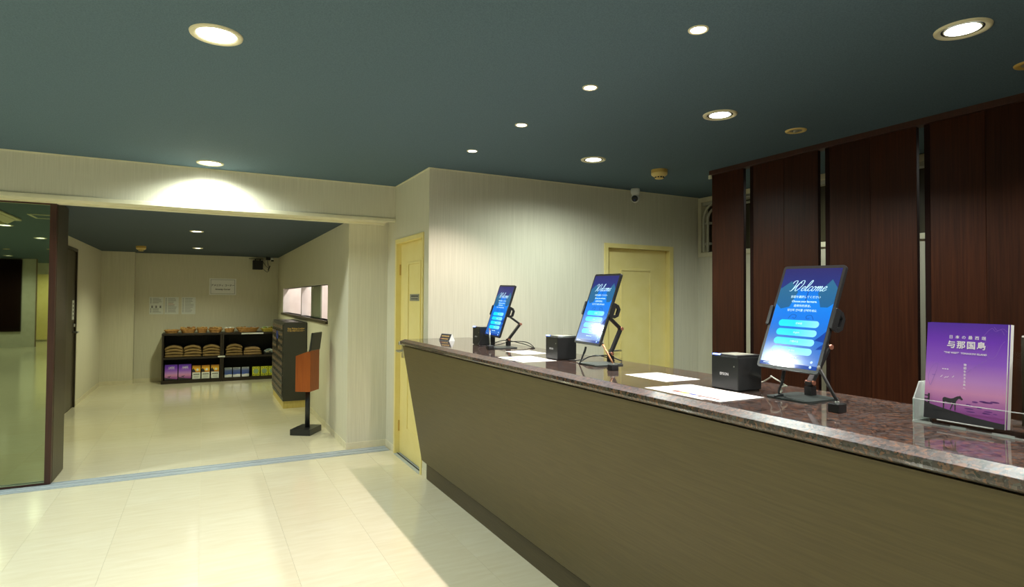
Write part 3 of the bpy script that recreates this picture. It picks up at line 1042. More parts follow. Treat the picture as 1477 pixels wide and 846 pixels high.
# ================================================================== TABLETS, STANDS, PRINTERS, PENS
TBW, TBH, TBT = 0.222, 0.370, 0.011
tablets = [  # centre, yaw, tilt, roll, stand post, elbow, base centre
    ((1.802, 3.625, 1.371), 0.045, 0.324, -0.029, (1.840, 3.565), (1.927, 3.56, 1.280), (1.752, 3.50), 'far'),
    ((1.733, 2.397, 1.406), -0.016, 0.347, -0.017, (1.848, 2.44), (1.912, 2.44, 1.301), (1.757, 2.40), 'middle'),
    ((1.744, 1.281, 1.398), 0.040, 0.392, -0.023, (1.815, 1.297), (1.909, 1.297, 1.293), (1.757, 1.288), 'near'),
]
W_STROKES = {
    'W': ([[(-.55, 1.55), (-.50, 1.95), (-.15, 2.2), (.15, 2.0), (.22, 1.2), (.15, .3), (0, -.05), (-.3, .0)],
           [(.12, .1), (.5, .9), (.85, 1.7), (1.05, 2.1)],
           [(1.05, 2.1), (.82, 1.5), (.72, .7), (.85, .05), (1.15, .05), (1.6, .8), (1.75, 1.6), (1.55, 2.15), (1.2, 2.2), (1.0, 1.9), (1.25, 1.6)]], 2.0),
    'e': ([[(0, .4), (.45, .55), (.58, .85), (.38, 1.0), (.12, .7), (.08, .25), (.35, 0), (.85, .35)]], .78),
    'l': ([[(0, .3), (.45, 1.2), (.55, 2.0), (.38, 2.25), (.18, 1.7), (.1, .5), (.28, 0), (.7, .35)]], .64),
    'c': ([[(.6, .8), (.42, 1.0), (.14, .72), (.08, .25), (.32, 0), (.82, .35)]], .74),
    'o': ([[(.42, 1.0), (.12, .75), (.08, .25), (.33, 0), (.62, .3), (.62, .8), (.42, 1.0), (.55, .8), (.95, .85)]], .86),
    'm': ([[(0, .7), (.16, 1.0), (.22, .7), (.16, 0)], [(.17, .4), (.45, .98), (.6, .85), (.56, 0)], [(.57, .4), (.85, .98), (1.0, .85), (.96, .2), (1.1, 0), (1.4, .35)]], 1.32),
}


def screen_art():
    """everything shown on the screen, laid a hair above the glass"""
    sw, sh = TBW / 2 - 0.0095, TBH / 2 - 0.0105
    bg = MB().add([(-sw, -sh, 0), (sw, -sh, 0), (sw, sh, 0), (-sw, sh, 0)], [(0, 1, 2, 3)])
    pil = [MB(), MB()]
    z = 0.00015
    pil[0].add([(-.066, .128, z), (-.032, .088, z), (-.050, .034, z), (-.080, .026, z), (-sw, .045, z), (-sw, .098, z)], [tuple(range(6))])
    pil[1].add([(.078, .134, z), (.040, .086, z), (.060, .036, z), (.085, .036, z), (sw, .05, z), (sw, .104, z)], [tuple(range(6))])
    dk = []

    def D():
        dk.append(MB())
        return dk[-1]
    D().add([(.004, .118, z), (.007, .118, z), (.005, .05, z), (.002, .05, z)], [(0, 1, 2, 3)])
    for x, s in ((-.02, 1), (.026, -1)):
        ribbon(D(), [(x - .022 * s, -.008), (x - .012 * s, .006), (x + .004 * s, .004), (x + .002 * s, -.006), (x - .008 * s, -.004)], 0.0012, 0.0004, z, 0)
    D().add([(.088, -.10, z), (sw, -.088, z), (sw, -.105, z), (.082, -.108, z)], [(0, 1, 2, 3)])
    D().add([(.088, -.06, z), (sw, -.045, z), (sw, -.082, z), (.07, -.078, z)], [(0, 1, 2, 3)])
    D().add([(-sw, -sh, z), (sw, -sh, z), (sw, -sh + .012, z), (-sw, -sh + .012, z)], [(0, 1, 2, 3)])
    bt = []
    z2 = 0.0003
    for k in range(4):
        b = MB()
        yc = -0.024 - 0.0315 * k
        rrect(b, -.072, .072, yc - .0118, yc + .0118, .0117, z2, 0, 8)
        bt.append(b)
    tx = []

    def X(nm):
        tx.append((nm, MB()))
        return tx[-1][1]
    z3 = 0.00045
    x = -.060
    hd_ = X('screen_heading')
    for ch in 'Welcome':
        st, adv = W_STROKES[ch]
        for q in st:
            ribbon(hd_, q, .045, .11, z3, 0, 0.0172, x, .092, 0.42)
        x += adv * 0.0172
    for q, y, size, b in (('言語を選択してください', .070, .0098, .012), ('Choose your language.', .054, .0098, .03), ('选择你的语言。', .038, .0098, .012), ('당신의 언어를 선택하세요.', .022, .0098, .012)):
        X('screen_line').mesh(text_mesh(q, size, 'CENTER', b), T(0, y, z3))
    for k, q in enumerate(('日本語', 'English', '繁體中文', '한국어')):
        X('button_label').mesh(text_mesh(q, .0078, 'CENTER', 0.01), T(0.002, -0.024 - 0.0315 * k, z3))
    for y in (-.150, -.1665):
        pts = [(.080 + .0042 * math.cos(2 * PI * i / 12), y + .0042 * math.sin(2 * PI * i / 12), z3) for i in range(12)]
        X('screen_icon').add(pts, [tuple(range(12))])
    fo = X('screen_footer')
    for i in range(6):      # small illegible foot line
        fo.add([(-.02 + i * .008, -.1445, z3), (-.014 + i * .008, -.1445, z3), (-.014 + i * .008, -.1405, z3), (-.02 + i * .008, -.1405, z3)], [(0, 1, 2, 3)])
    fo = X('screen_footer')
    for i in range(5):
        fo.add([(-.088 + i * .006, -.1685, z3), (-.084 + i * .006, -.1685, z3), (-.084 + i * .006, -.1660, z3), (-.088 + i * .006, -.1660, z3)], [(0, 1, 2, 3)])
    return bg, pil, dk, bt, tx


bgm, pilm, dkm, btm, txm = screen_art()
ART = [('screen', bgm.data('screen', 'scr_bg'))] + [('screen_shading', b.data('screen_shading', 'scr_dark')) for b in dkm]
ART += [('screen_pillow', b.data('screen_pillow', 'scr_pillow')) for b in pilm]
ART += [('screen_button', b.data('screen_button', 'scr_btn')) for b in btm] + [(nm, b.data(nm, 'scr_text')) for nm, b in txm]
tb = MB()
rslab(tb, -TBW / 2, TBW / 2, -TBH / 2, TBH / 2, 0.011, -TBT, 0.0)
tb_me = tb.data('body', 'black_satin')
gl = MB()
rslab(gl, -TBW / 2 + .0015, TBW / 2 - .0015, -TBH / 2 + .0015, TBH / 2 - .0015, 0.010, 0.0, 0.0006)
gl_me = gl.data('glass_front', 'black')
led_me = MB().box(TBW / 2 - .006, TBW / 2 - .0045, -.012, -.0105, 0.0006, 0.0009).data('status_light', 'led_green')

DIST = {'far': 'at the far end of the desk', 'middle': 'before the back yellow door', 'near': 'nearest, before the wooden boards'}
for (c, yaw, tilt, roll, post, elbow, basec, which) in tablets:
    n = Vector((-math.cos(yaw) * math.cos(tilt), -math.sin(yaw) * math.cos(tilt), math.sin(tilt)))
    u = Vector((math.sin(yaw), -math.cos(yaw), 0))
    v = n.cross(u)
    u, v = u * math.cos(roll) + v * math.sin(roll), -u * math.sin(roll) + v * math.cos(roll)
    c = Vector(c)
    t = thing('tablet', 'portrait tablet with a blue Welcome screen, ' + DIST[which], 'tablet', group='check-in tablets')
    place(t, c, u, v, n)
    for nm, me in [('body', tb_me), ('glass_front', gl_me), ('status_light', led_me)] + ART:
        o = bpy.data.objects.new(nm, me)
        COL.objects.link(o)
        o.parent = t
        if nm.startswith(('screen', 'button')):
            o.location = (0, 0, 0.0009)
    # ---- stand, in world coordinates relative to its base
    B = Vector((basec[0], basec[1], ZC))
    s = thing('tablet_stand', 'black folding tablet stand with copper joints, ' + DIST[which], 'tablet stand', B, 0, 'tablet stands')
    W = lambda p: Vector(p) - B
    mb = MB()
    rslab(mb, -.082, .088, -.078, .078, .018, 0.0, 0.006)
    mb.build('base_plate', 'base_grey', s)
    rslab(MB(), -.066, -.059, -.055, .055, .003, .006, .0064).build('slot', 'black_matte', s)
    pz = Vector((post[0], post[1], ZC))
    mb = MB().box(-.013, .013, -.013, .013, 0.006, 0.036, mat=T(*(W(pz)))).box(-.013, .013, -.011, .011, 0.040, 0.052, mat=T(*(W(pz))))
    mb.box(-.006, .006, -.006, .006, 0.034, 0.042, mat=T(*(W(pz))))
    mb.build('post', 'black', s)
    j0 = W((post[0], post[1], ZC + 0.048))
    j1 = W(elbow)
    back = W(c - n * (TBT + 0.022))
    j2 = back

    def arm(a, b, wx, wy):
        d = (b - a)
        L = d.length
        q = d.to_track_quat('Z', 'Y').to_matrix().to_4x4()
        return MB().box(-wx, wx, -wy, wy, 0.0, L, bev=0.003, mat=T(*a) @ q)
    arm(j0, j1, 0.011, 0.008).build('lower_arm', 'black_satin', s)
    arm(j1, j2, 0.009, 0.007).build('upper_arm', 'black_satin', s)
    for jj, r in ((j0, .0075), (j1, .0085), (j2, .007)):
        MB().tube([jj + Vector((0, -.016, 0)), jj + Vector((0, .016, 0))], r, 14).build('joint', 'copper', s)
    fm = frame(W(c - n * TBT), u, v, n)
    mb = MB().box(-.055, .055, -.022, .022, -.018, -.002, bev=.003, mat=fm)
    mb.box(-TBW / 2 - .004, TBW / 2 + .004, -.012, .012, -.010, -.002, mat=fm)
    cm = mb.build('clamp_bar', 'black_satin', s)
    for sg_ in (-1, 1):
        k = MB()
        xa, xb = sorted((sg_ * (TBW / 2 + .001), sg_ * (TBW / 2 + .008)))
        k.box(xa, xb, -.036, .036, -.012, TBT + .004, bev=.002, mat=fm)
        xa, xb = sorted((sg_ * (TBW / 2 - .004), sg_ * (TBW / 2 + .008)))
        k.box(xa, xb, -.034, .034, TBT + .002, TBT + .006, bev=.001, mat=fm)
        if sg_ > 0:     # hooked grip behind the right edge
            pts = [(-.012, .034), (-.012, .022), (-.026, .014), (-.026, -.014), (-.012, -.022), (-.012, -.034), (-.022, -.034), (-.040, -.018), (-.040, .018), (-.022, .034)]
            k.prism([(b_, a_) for a_, b_ in pts], 'x', TBW / 2 - .004, TBW / 2 + .008, mat=fm @ Matrix(((1, 0, 0, 0), (0, 1, 0, 0), (0, 0, 1, 0), (0, 0, 0, 1))))
        k.build('clamp_jaw', 'black_satin', s)

# cables behind each tablet ------------------------------------------
def cable(pts, r, label, mat='black'):
    o = MB().tube(spline(pts, 6), r, 8).build('charging_cable', mat)
    return tag(o, label, 'cable', 'cables on the desk')


def up(x, y, z):
    return (x, y, ZC + z)


Rr = 0.0028
cable([up(1.690, 3.67, .085), up(1.685, 3.665, .05), up(1.66, 3.66, .012), up(1.70, 3.64, .004), up(1.80, 3.62, .012), up(1.87, 3.60, .03), up(1.93, 3.48, .034), up(1.945, 3.40, .006), up(1.90, 3.36, .003)], Rr, 'thin black charging cable looping behind the far tablet')
cable([up(1.72, 3.76, .004), up(1.78, 3.70, .012), up(1.86, 3.66, .036), up(1.92, 3.52, .022), up(1.95, 3.43, .004), up(1.93, 3.36, .003)], Rr, 'second thin black cable behind the far tablet stand, arched higher')
cable([up(1.690, 2.432, .088), up(1.684, 2.432, .068), up(1.674, 2.434, .045), up(1.664, 2.436, .02), up(1.665, 2.45, .005), up(1.70, 2.50, .004), up(1.76, 2.50, .03), up(1.82, 2.49, .034), up(1.88, 2.50, .03), up(1.93, 2.45, .004)],
      [.0055] * 10 + [.0045] * 6 + [.0034] * 39, 'black cable hanging below the middle tablet to the desk')
cable([up(1.70, 2.60, .004), up(1.74, 2.55, .010), up(1.80, 2.51, .034), up(1.86, 2.50, .024), up(1.92, 2.50, .004)], Rr, 'thin black cable between the middle printer and its tablet stand')
cable([up(1.733, 1.335, .088), up(1.727, 1.335, .066), up(1.722, 1.335, .046), up(1.707, 1.335, .024), up(1.706, 1.333, .013), up(1.718, 1.332, .0095), up(1.716, 1.328, .0088), up(1.690, 1.325, .0092), up(1.672, 1.325, .006)],
      [.0062] * 9 + [.0048] * 4 + [.0034] * 36, 'thick black cable hanging under the near tablet to its base')
cable([up(1.722, 1.341, .0125), up(1.728, 1.341, .022), up(1.722, 1.341, .032), up(1.752, 1.345, .034), up(1.765, 1.349, .032), up(1.745, 1.349, .042), up(1.728, 1.352, .052), up(1.75, 1.40, .060), up(1.80, 1.44, .050), up(1.83, 1.51, .020), up(1.85, 1.60, .004)], .0026, 'grey cable arching from the near tablet base towards the printer', 'pipe')

# printers ------------------------------------------------------------
def printer(x, y, label, yaw=0.0):
    """cube receipt printer; local front faces -X, origin at front right bottom"""
    t = thing('receipt_printer', label, 'printer', (x, y, ZC), yaw, 'receipt printers on the desk')
    mb = MB().box(0.0, 0.120, 0.0, 0.122, 0.003, 0.122, bev=0.003)
    mb.box(0.006, 0.114, 0.006, 0.116, 0.0, 0.003)
    mb.build('body', 'black_satin', t)
    mb = MB().box(0.001, 0.119, 0.001, 0.121, 0.1222, 0.128, bev=0.002)
    mb.build('lid', 'black_satin', t)
    MB().box(0.012, 0.108, 0.02, 0.10, 0.128, 0.1285).build('lid_plate', 'plate_grey', t)
    MB().box(-0.0005, 0.006, 0.082, 0.116, 0.1245, 0.1285).build('status_light', 'led_blue', t)
    MB().mesh(text_mesh('EPSON', .013, 'CENTER', 0.02), frame((-0.0006, 0.062, 0.058), (0, -1, 0), (0, 0, 1), (-1, 0, 0))).build('lettering', 'white_ink', t)
    MB().tube([(-0.0008, 0.018, 0.088), (0.001, 0.018, 0.088)], 0.0025, 10).build('button', 'steel', t)
    return t


printer(1.668, 1.470, 'black cube receipt printer beside the near tablet, most complete in view')
printer(1.662, 2.652, 'black cube receipt printer left of the middle tablet')
printer(1.703, 3.732, 'black cube receipt printer partly behind the far tablet')

# pen holders with pens -------------------------------------------------
def pen_set(x, y, which, lean, mat, tip):
    t = thing('pen_holder', 'small black block pen holder beside the %s tablet stand' % which, 'pen holder', (x, y, ZC), 0, 'pen holders')
    mb = MB().box(-.019, .019, -.017, .017, 0.0, 0.026, bev=.002)
    mb.build('block', 'black', t)
    MB().box(-.017, .017, -.015, .015, .0255, .0268, bev=0.0).build('top_plate', 'black_satin', t)
    MB().tube([(0, 0, .026), (0, 0, .031)], .007, 14).build('socket', 'steel', t)
    p = thing('pen', '%s pen leaning in the block holder beside the %s tablet' % ({'black_matte': 'black', 'rose': 'rose gold', 'steel': 'silver grey'}[mat], which), 'pen', (x, y, ZC + 0.031))
    d = Vector(lean)
    MB().tube([Vector((0, 0, 0)), d * 0.12, d * 0.9], [.003, .0045, .0045], 10).build('barrel', mat, p)
    MB().tube([d * 0.9, d * 0.97, d], [.0045, .005, .003], 10).build('tip_cap', tip, p)


pen_set(1.638, 1.085, 'near', (-.028, .040, .100), 'black_matte', 'steel')
pen_set(1.664, 2.178, 'middle', (-.028, .050, .094), 'rose', 'black')
pen_set(1.622, 3.395, 'far', (-.004, .000, .105), 'steel', 'copper')

# papers ------------------------------------------------------------------
def sheet(pts, z, label, prints=()):
    t = thing('paper_sheet', label, 'paper', ((pts[0][0] + pts[2][0]) / 2, (pts[0][1] + pts[2][1]) / 2, ZC + z), 0, 'paper sheets on the desk')
    c = t.location
    mb = MB().prism([(p[0] - c[0], p[1] - c[1]) for p in pts], 'z', 0.0, 0.0006)
    mb.build('sheet', 'paper', t)
    if prints:
        pr = MB()
        ex = Vector((pts[1][0] - pts[0][0], pts[1][1] - pts[0][1], 0))
        ey = Vector((pts[3][0] - pts[0][0], pts[3][1] - pts[0][1], 0))
        o = Vector((pts[0][0] - c[0], pts[0][1] - c[1], 0.0008))
        for a0, a1, b0, b1, mi in prints:
            pr.add([o + ex * a + ey * b for a, b in ((a0, b0), (a1, b0), (a1, b1), (a0, b1))], [(0, 1, 2, 3)], mi)
        pr.build('print', ['ink_grey', 'tag_red', 'beige_dark', 'blue'], t)
    return t


pic = [(0.10, .24, .14, .28, 1), (0.10, .24, .29, .42, 2), (.12, .22, .43, .55, 3), (.06, .12, .60, .66, 0), (.30, .34, .50, .85, 0), (.13, .20, .56, .90, 1)] + \
      [(.45 + .07 * i, .47 + .07 * i, .12, .8, 0) for i in range(6)]
sheet([(1.449, 1.640), (1.655, 1.640), (1.655, 1.350), (1.449, 1.350)], 0.0012, 'printed white sheet with small pictures in front of the near printer', pic)
sheet([(1.443, 1.70), (1.66, 1.69), (1.652, 1.41), (1.44, 1.415)], 0.0, 'plain white sheet half hidden under the printed one by the near printer')
sheet([(1.617, 2.035), (1.797, 2.030), (1.799, 1.778), (1.619, 1.782)], 0.0, 'white sheet with a small heading between near printer and middle pen holder', [(.90, .93, .35, .60, 0), (.86, .87, .30, .70, 0)])
sheet([(1.655, 3.25), (1.823, 3.25), (1.823, 3.015), (1.66, 3.015)], 0.0, 'white sheet between far tablet and middle printer, nearer the back edge')
sheet([(1.449, 2.935), (1.655, 2.930), (1.650, 2.640), (1.449, 2.640)], 0.0, 'printed white sheet by the front edge before the middle printer', pic)

# tent card -----------------------------------------------------------------
tc = thing('tent_card', 'small black and gold tent card at the far end of the granite top', 'card', (1.672, 4.275, ZC), 0.22)
MB().prism([(-.026, 0), (-.002, .052), (.002, .052), (.026, 0)], 'y', -.07, .07).build('card', 'paper', tc)
fm = frame((-.0145, 0, .0262), (0, -1, 0), (0.42, 0, 0.9075), (-0.9075, 0, 0.42))
mb = MB().box(-.069, .069, -.0275, .0275, 0.0, .0006, 0, mat=fm)
for i in range(9):
    mb.box(-.052 + i * .0115, -.043 + i * .0115, .004, .014, .0006, .0009, 1, mat=fm)
for i in range(9):
    mb.box(-.056 + i * .0115, -.047 + i * .0115, -.018, -.009, .0006, .0009, 2 if i < 2 else 1, mat=fm)
mb.build('print', ['ink', 'gold_ink', 'ink_red'], tc)

# ================================================================== BROCHURES
def horse(mb, z, mi, sc, ox, oy):
    pts = [(0, 62), (3, 72), (14, 77), (30, 74), (48, 72), (62, 76), (76, 86), (88, 92), (97, 93), (99, 99), (102, 94), (108, 86), (116, 76), (113, 70), (107, 70), (99, 76), (92, 76), (84, 66),
           (80, 58), (77, 50), (77, 30), (78, 8), (77, 0), (71, 0), (71, 8), (70, 30), (67, 46), (60, 30), (52, 8), (50, 0), (44, 0), (46, 10), (54, 32), (57, 48), (44, 44), (26, 46), (16, 50), (12, 40),
           (12, 22), (12, 4), (12, 0), (4, 0), (5, 10), (4, 30), (2, 46)]
    v = [(ox + x * sc, oy + y * sc, z) for x, y in pts]
    mb.add(v, [tuple(range(len(v)))], mi)


def cover_art(w, h, full=True):
    """print on the purple brochure cover: local x right, y up, centred"""
    mb = MB()
    z = 0.0004
    hw, hh = w / 2, h / 2
    hill = [(-hw, -hh)] + [(hw, -hh), (hw, -hh + .052 * h)] + [(-hw + w * (1 - i / 12), -hh + h * (.052 + .11 * (i / 12) ** 1.5)) for i in range(1, 12)] + [(-hw, -hh + .175 * h)]
    mb.add([(a, b, z) for a, b in hill], [tuple(range(len(hill)))], 0)
    horse(mb, z + .0001, 0, w * .26 / 116, -hw + .24 * w, -hh + .115 * h)
    if full:
        for a in ((-.5, .165, -.455, .245), ):
            mb.add([(-hw + .045 * w, -hh + .15 * h, z), (-hw + .07 * w, -hh + .15 * h, z), (-hw + .07 * w, -hh + .255 * h, z), (-hw + .045 * w, -hh + .255 * h, z)], [(0, 1, 2, 3)], 0)
        for yy in (.19, .225):
            mb.add([(-hw, -hh + yy * h, z), (-hw + .05 * w, -hh + yy * h, z), (-hw + .05 * w, -hh + (yy + .012) * h, z), (-hw, -hh + (yy + .012) * h, z)], [(0, 1, 2, 3)], 0)
        random.seed(3)
        for i in range(16):       # low clouds over the horizon
            cx = random.uniform(.45, .95) * w - hw
            cyy = -hh + random.uniform(.12, .25) * h
            rw, rh = random.uniform(.02, .06) * w, random.uniform(.004, .009) * h
            mb.add([(cx + rw * math.cos(2 * PI * k / 10), cyy + rh * math.sin(2 * PI * k / 10), z - .0001) for k in range(10)], [tuple(range(10))], 3)
    tz = z + .0002
    mb.mesh(text_mesh('日 本 の 最 西 端', .036 * w / .36 * .55, 'CENTER', .01, 1.2), T(.02 * w, hh - .145 * h, tz), 1)
    mb.mesh(text_mesh('与那国島', .115 * w, 'CENTER', .022, 1.16), T(.01 * w, hh - .225 * h, tz), 1)
    mb.mesh(text_mesh('"THE WEST"  YONAGUNI ISLAND', .034 * w, 'CENTER', .03, 1.05), T(.0, hh - .305 * h, tz), 1)
    if full:
        for k, ch in enumerate('物語を生きる島へ'):
            mb.mesh(text_mesh(ch, .037 * w, 'CENTER', .02), T(.01 * w, hh - (.42 + .0335 * k) * h, tz), 1)
        # faint map outlines
        def line(pts, mi=2, ww=.0007):
            ribbon(mb, [((a - .5) * w, (b - .5) * h) for a, b in pts], ww, 0, tz, mi, 1.0, 0, 0, 0, 4)
        line([(.06, .36), (.04, .42), (.06, .5), (.11, .56), (.15, .575), (.16, .55), (.13, .47), (.10, .40), (.075, .345), (.06, .36)])
        line([(.78, .94), (.74, .90), (.71, .86), (.75, .84), (.73, .80), (.77, .78), (.76, .72), (.80, .67), (.86, .68), (.90, .74), (.93, .80), (.97, .84)])
        line([(.78, .94), (.82, .96), (.86, .93), (.92, .95), (.96, .90)])
        line([(.84, .975), (.88, .94), (.94, .96), (.99, .93)])
        for a in ((.20, .44), (.25, .432), (.28, .437), (.35, .445), (.62, .56), (.66, .585), (.70, .61), (.56, .53), (.54, .51), (.74, .63)):
            line([(a[0], a[1]), (a[0] + .018, a[1] + .008), (a[0] + .025, a[1] + .018)], 1 if a[0] < .36 else 2, .0012)
        for i in range(3):
            x0 = -.5 * w + (.22 + .03 * i) * w
            mb.add([(x0, -.5 * h + .52 * h, tz), (x0 + .022 * w, -.5 * h + .52 * h, tz), (x0 + .022 * w, -.5 * h + .528 * h, tz), (x0, -.5 * h + .528 * h, tz)], [(0, 1, 2, 3)], 1)
        mb.add([(-.5 * w + .09 * w, -.5 * h + .452 * h, tz), (-.5 * w + .13 * w, -.5 * h + .452 * h, tz), (-.5 * w + .13 * w, -.5 * h + .458 * h, tz), (-.5 * w + .09 * w, -.5 * h + .458 * h, tz)], [(0, 1, 2, 3)], 2)
    return mb


INKS = ['ink', 'white_ink', 'pale_ink', plain('cloud_violet', srgb(112, 56, 140), 0.5)]


def brochure(name, label, origin, u, v, n, w, h, t, full=True, group=None):
    b = thing(name, label, 'brochure', group=group)
    place(b, origin, u, v, n)
    MB().box(-w / 2, w / 2, -h / 2, h / 2, -t, -.0006).build('pages', 'page', b)
    MB().box(-w / 2 - .0004, w / 2, -h / 2, h / 2, -.0006, .0002).build('cover', 'cover', b)
    cover_art(w, h, full).build('cover_print', INKS, b)
    return b


BW, BH = 0.182, 0.257
lean = 0.10
bn = Vector((-math.cos(lean), 0, math.sin(lean)))
bu = Vector((0, -1, 0))
bv = bn.cross(bu)
bc = Vector((1.748, 0.812, ZC + 0.010 + BH / 2))
brochure('brochure', 'purple island brochure with a horse silhouette, standing in the clear holder on the desk', bc, bu, bv, bn, BW, BH, 0.006)
b2 = thing('brochure', 'white-edged brochure stacked behind the purple one in the desk holder', 'brochure')
place(b2, bc - bn * 0.0075 + bu * 0.002 + bv * .001, bu, bv, bn)
MB().box(-BW / 2, BW / 2, -BH / 2, BH / 2, -.016, -.0006).build('pages', 'page', b2)
MB().box(-BW / 2, BW / 2, -BH / 2, BH / 2, -.0006, .0).build('cover', 'cover', b2)

# clear acrylic brochure holder
HX, HY = 1.70, 0.79
ah = thing('brochure_holder', 'clear acrylic brochure holder around the purple brochure at the right', 'brochure holder', (HX, HY, ZC))
hy0, hy1 = -.130, .122
mb = MB()
mb.box(0.0, .003, hy0, hy1, 0.003, .062)
mb.build('front_panel', 'acrylic', ah)
mb = MB().box(-.002, .10, hy0, hy1, 0.0, .003)
mb.build('base', 'acrylic', ah)
for y in (hy0, hy1 - .003):
    MB().prism([(0.0032, .0032), (.0032, .062), (.030, .105), (.085, .105), (.085, .0032)], 'y', y, y + .003).build('side_panel', 'acrylic_lit_side', ah)
mb = MB()
mb.prism([(.074, .0032), (.0885, .200), (.0915, .200), (.077, .0032)], 'y', hy0 + .0035, hy1 - .0035)
mb.build('back_panel', 'acrylic', ah)
ridge = MB().tube([(-.0016, .062, .016), (-.0016, -.062, .016)], .0016, 8)
ridge.build('ridge', 'acrylic_lit_edge', ah)
for a, b in ((.075, .12), (-.005, .03), (-.105, -.06)):
    MB().box(-.004, -.0021, a, b, .0005, .0065).build('foot', 'acrylic_lit_edge', ah)
for a in ((-.0002, .0032, hy0, hy1, .0615, .0632), (-.0025, .0995, hy0 - .0005, hy0 + .003, 0.0, .0035), (-.0025, -.0005, hy0, hy1, 0.0, .0035)):
    MB().box(*a).build('edge', 'acrylic_lit_edge', ah)  # pale strips laid on as the bright edge highlights
for y in (hy0, hy1 - .003):
    MB().prism([(.0020, .0032), (.0032, .0032), (.0032, .062), (.030, .105), (.085, .105), (.085, .1062), (.0295, .1062), (.0020, .0625)], 'y', y - .0002, y + .0032).build('edge', 'acrylic_lit_edge', ah)

ah2 = thing('brochure_holder', 'second clear holder behind at the right picture edge, holding a brown leaflet', 'brochure holder', (1.86, 0.655, ZC))
MB().box(0.0, .003, -.13, .10, .003, .15).build('front_panel', 'acrylic', ah2)
MB().box(0.0, .08, -.13, .10, 0.0, .003).build('base', 'acrylic', ah2)
lf = thing('leaflet', 'brown leaflet with a white top edge in the second clear holder', 'leaflet', (1.872, 0.635, ZC + .004))
MB().box(0.0, .004, -.10, .105, 0.0, .228).build('cover', 'dark_wood', lf)
MB().box(.0042, .02, -.10, .105, 0.0, .232).build('pages', 'page', lf)

# ================================================================== CORRIDOR: LOCKER
LX, LY0, LY1, LZ0, LZ1 = 0.937, 8.235, 9.53, 0.095, 1.125
lk = thing('key_locker', 'dark grey key pickup locker with many small doors on a pale wooden plinth', 'locker', (LX + .14, (LY0 + LY1) / 2, 0))
Lc = (LX + .14, (LY0 + LY1) / 2, 0)
loc(MB().box(LX, XCR - .008, LY0, LY1, LZ0, LZ1, bev=.002), *Lc).build('cabinet', 'locker', lk)
loc(MB().box(LX + .01, XCR - .008, LY0 + .01, LY1 - .01, 0.0, LZ0), *Lc).build('plinth', 'plinth', lk)
mb = MB()
mb.mesh(text_mesh('Key Pickup Locker', .028, 'CENTER', .03), frame((1.092, LY0 - .0006, 1.044), (1, 0, 0), (0, 0, 1), (0, -1, 0)))
mb.mesh(text_mesh('鍵受け取りロッカー', .024, 'CENTER', .03), frame((1.092, LY0 - .0006, 1.014), (1, 0, 0), (0, 0, 1), (0, -1, 0)))
loc(mb, *Lc).build('lettering', 'gold_ink', lk)
NC, NR = 5, 10
dw, dh = (LY1 - LY0 - .05) / NC, (LZ1 - LZ0 - .07) / NR
dm = MB()
dm.box(-.012, 0.0, .004, dw - .004, .004, dh - .004, 0, bev=.002)
dm.box(-.0145, -.012, dw * .20, dw * .38, dh * .42, dh * .74, 1)
dm.box(-.0145, -.012, dw * .64, dw * .78, dh * .42, dh * .74, 1)
dm.box(-.0150, -.0145, dw * .24, dw * .34, dh * .46, dh * .64, 2)
dm.box(-.018, -.012, dw * .2, dw * .8, dh * .16, dh * .24, 3)
d_me = dm.data('locker_door', ['locker_door', 'tag', 'tag_red', 'black'])
for r in range(NR):
    for c in range(NC):
        if c == 2 and r in (6, 7, 8):
            continue
        o = bpy.data.objects.new('locker_door', d_me)
        COL.objects.link(o)
        o.parent = lk
        o.location = (LX - Lc[0], LY0 + .025 + c * dw - Lc[1], LZ0 + .045 + r * dh - Lc[2])
y0 = LY0 + .025 + 2 * dw
mb = MB().box(LX - .010, LX, y0 + .004, y0 + dw - .004, LZ0 + .045 + 6 * dh + .004, LZ0 + .045 + 9 * dh - .004)
loc(mb, *Lc).build('control_panel', 'black', lk)
mb = MB().box(LX - .013, LX - .010, y0 + .03, y0 + dw - .03, LZ0 + .045 + 7.7 * dh, LZ0 + .045 + 8.8 * dh)
loc(mb, *Lc).build('screen', 'blue', lk)

# ================================================================== PEDESTAL
ph = math.radians(33.5)
kd = thing('display_pedestal', 'orange wooden box on a black post and foot, in front of the key locker', 'pedestal')
D = Vector((math.sin(ph), math.cos(ph), 0))
Lf = Vector((-math.cos(ph), math.sin(ph), 0))
place(kd, (1.013, 6.494, 0), D, -Lf, (0, 0, 1))     # local x = depth, local y = towards the right corner (negative = left)
MB().box(0, .285, -.222, 0, 0.0, .062, bev=.003).build('foot', 'black_satin', kd)
MB().tube([(.15, -.10, .06), (.15, -.10, .47)], .026, 20).build('post', 'black_satin', kd)
mb = MB().prism([(-.185, .455), (-.022, .455), (-.022, .892), (-.185, .832)], 'x', .035, .255)
mb.build('box', 'orange_wood', kd)
q = MB().prism([(-.030, .875), (-.018, .895), (.004, 1.075), (.0, 1.080), (-.012, 1.078), (-.040, .89)], 'x', .032, .262)
q.build('sign_plate', 'black_satin', kd)
MB().prism([(-.034, .90), (-.030, .90), (-.012, 1.06), (-.016, 1.06)], 'x', .029, .0315).build('plate_edge', 'plate_grey', kd)

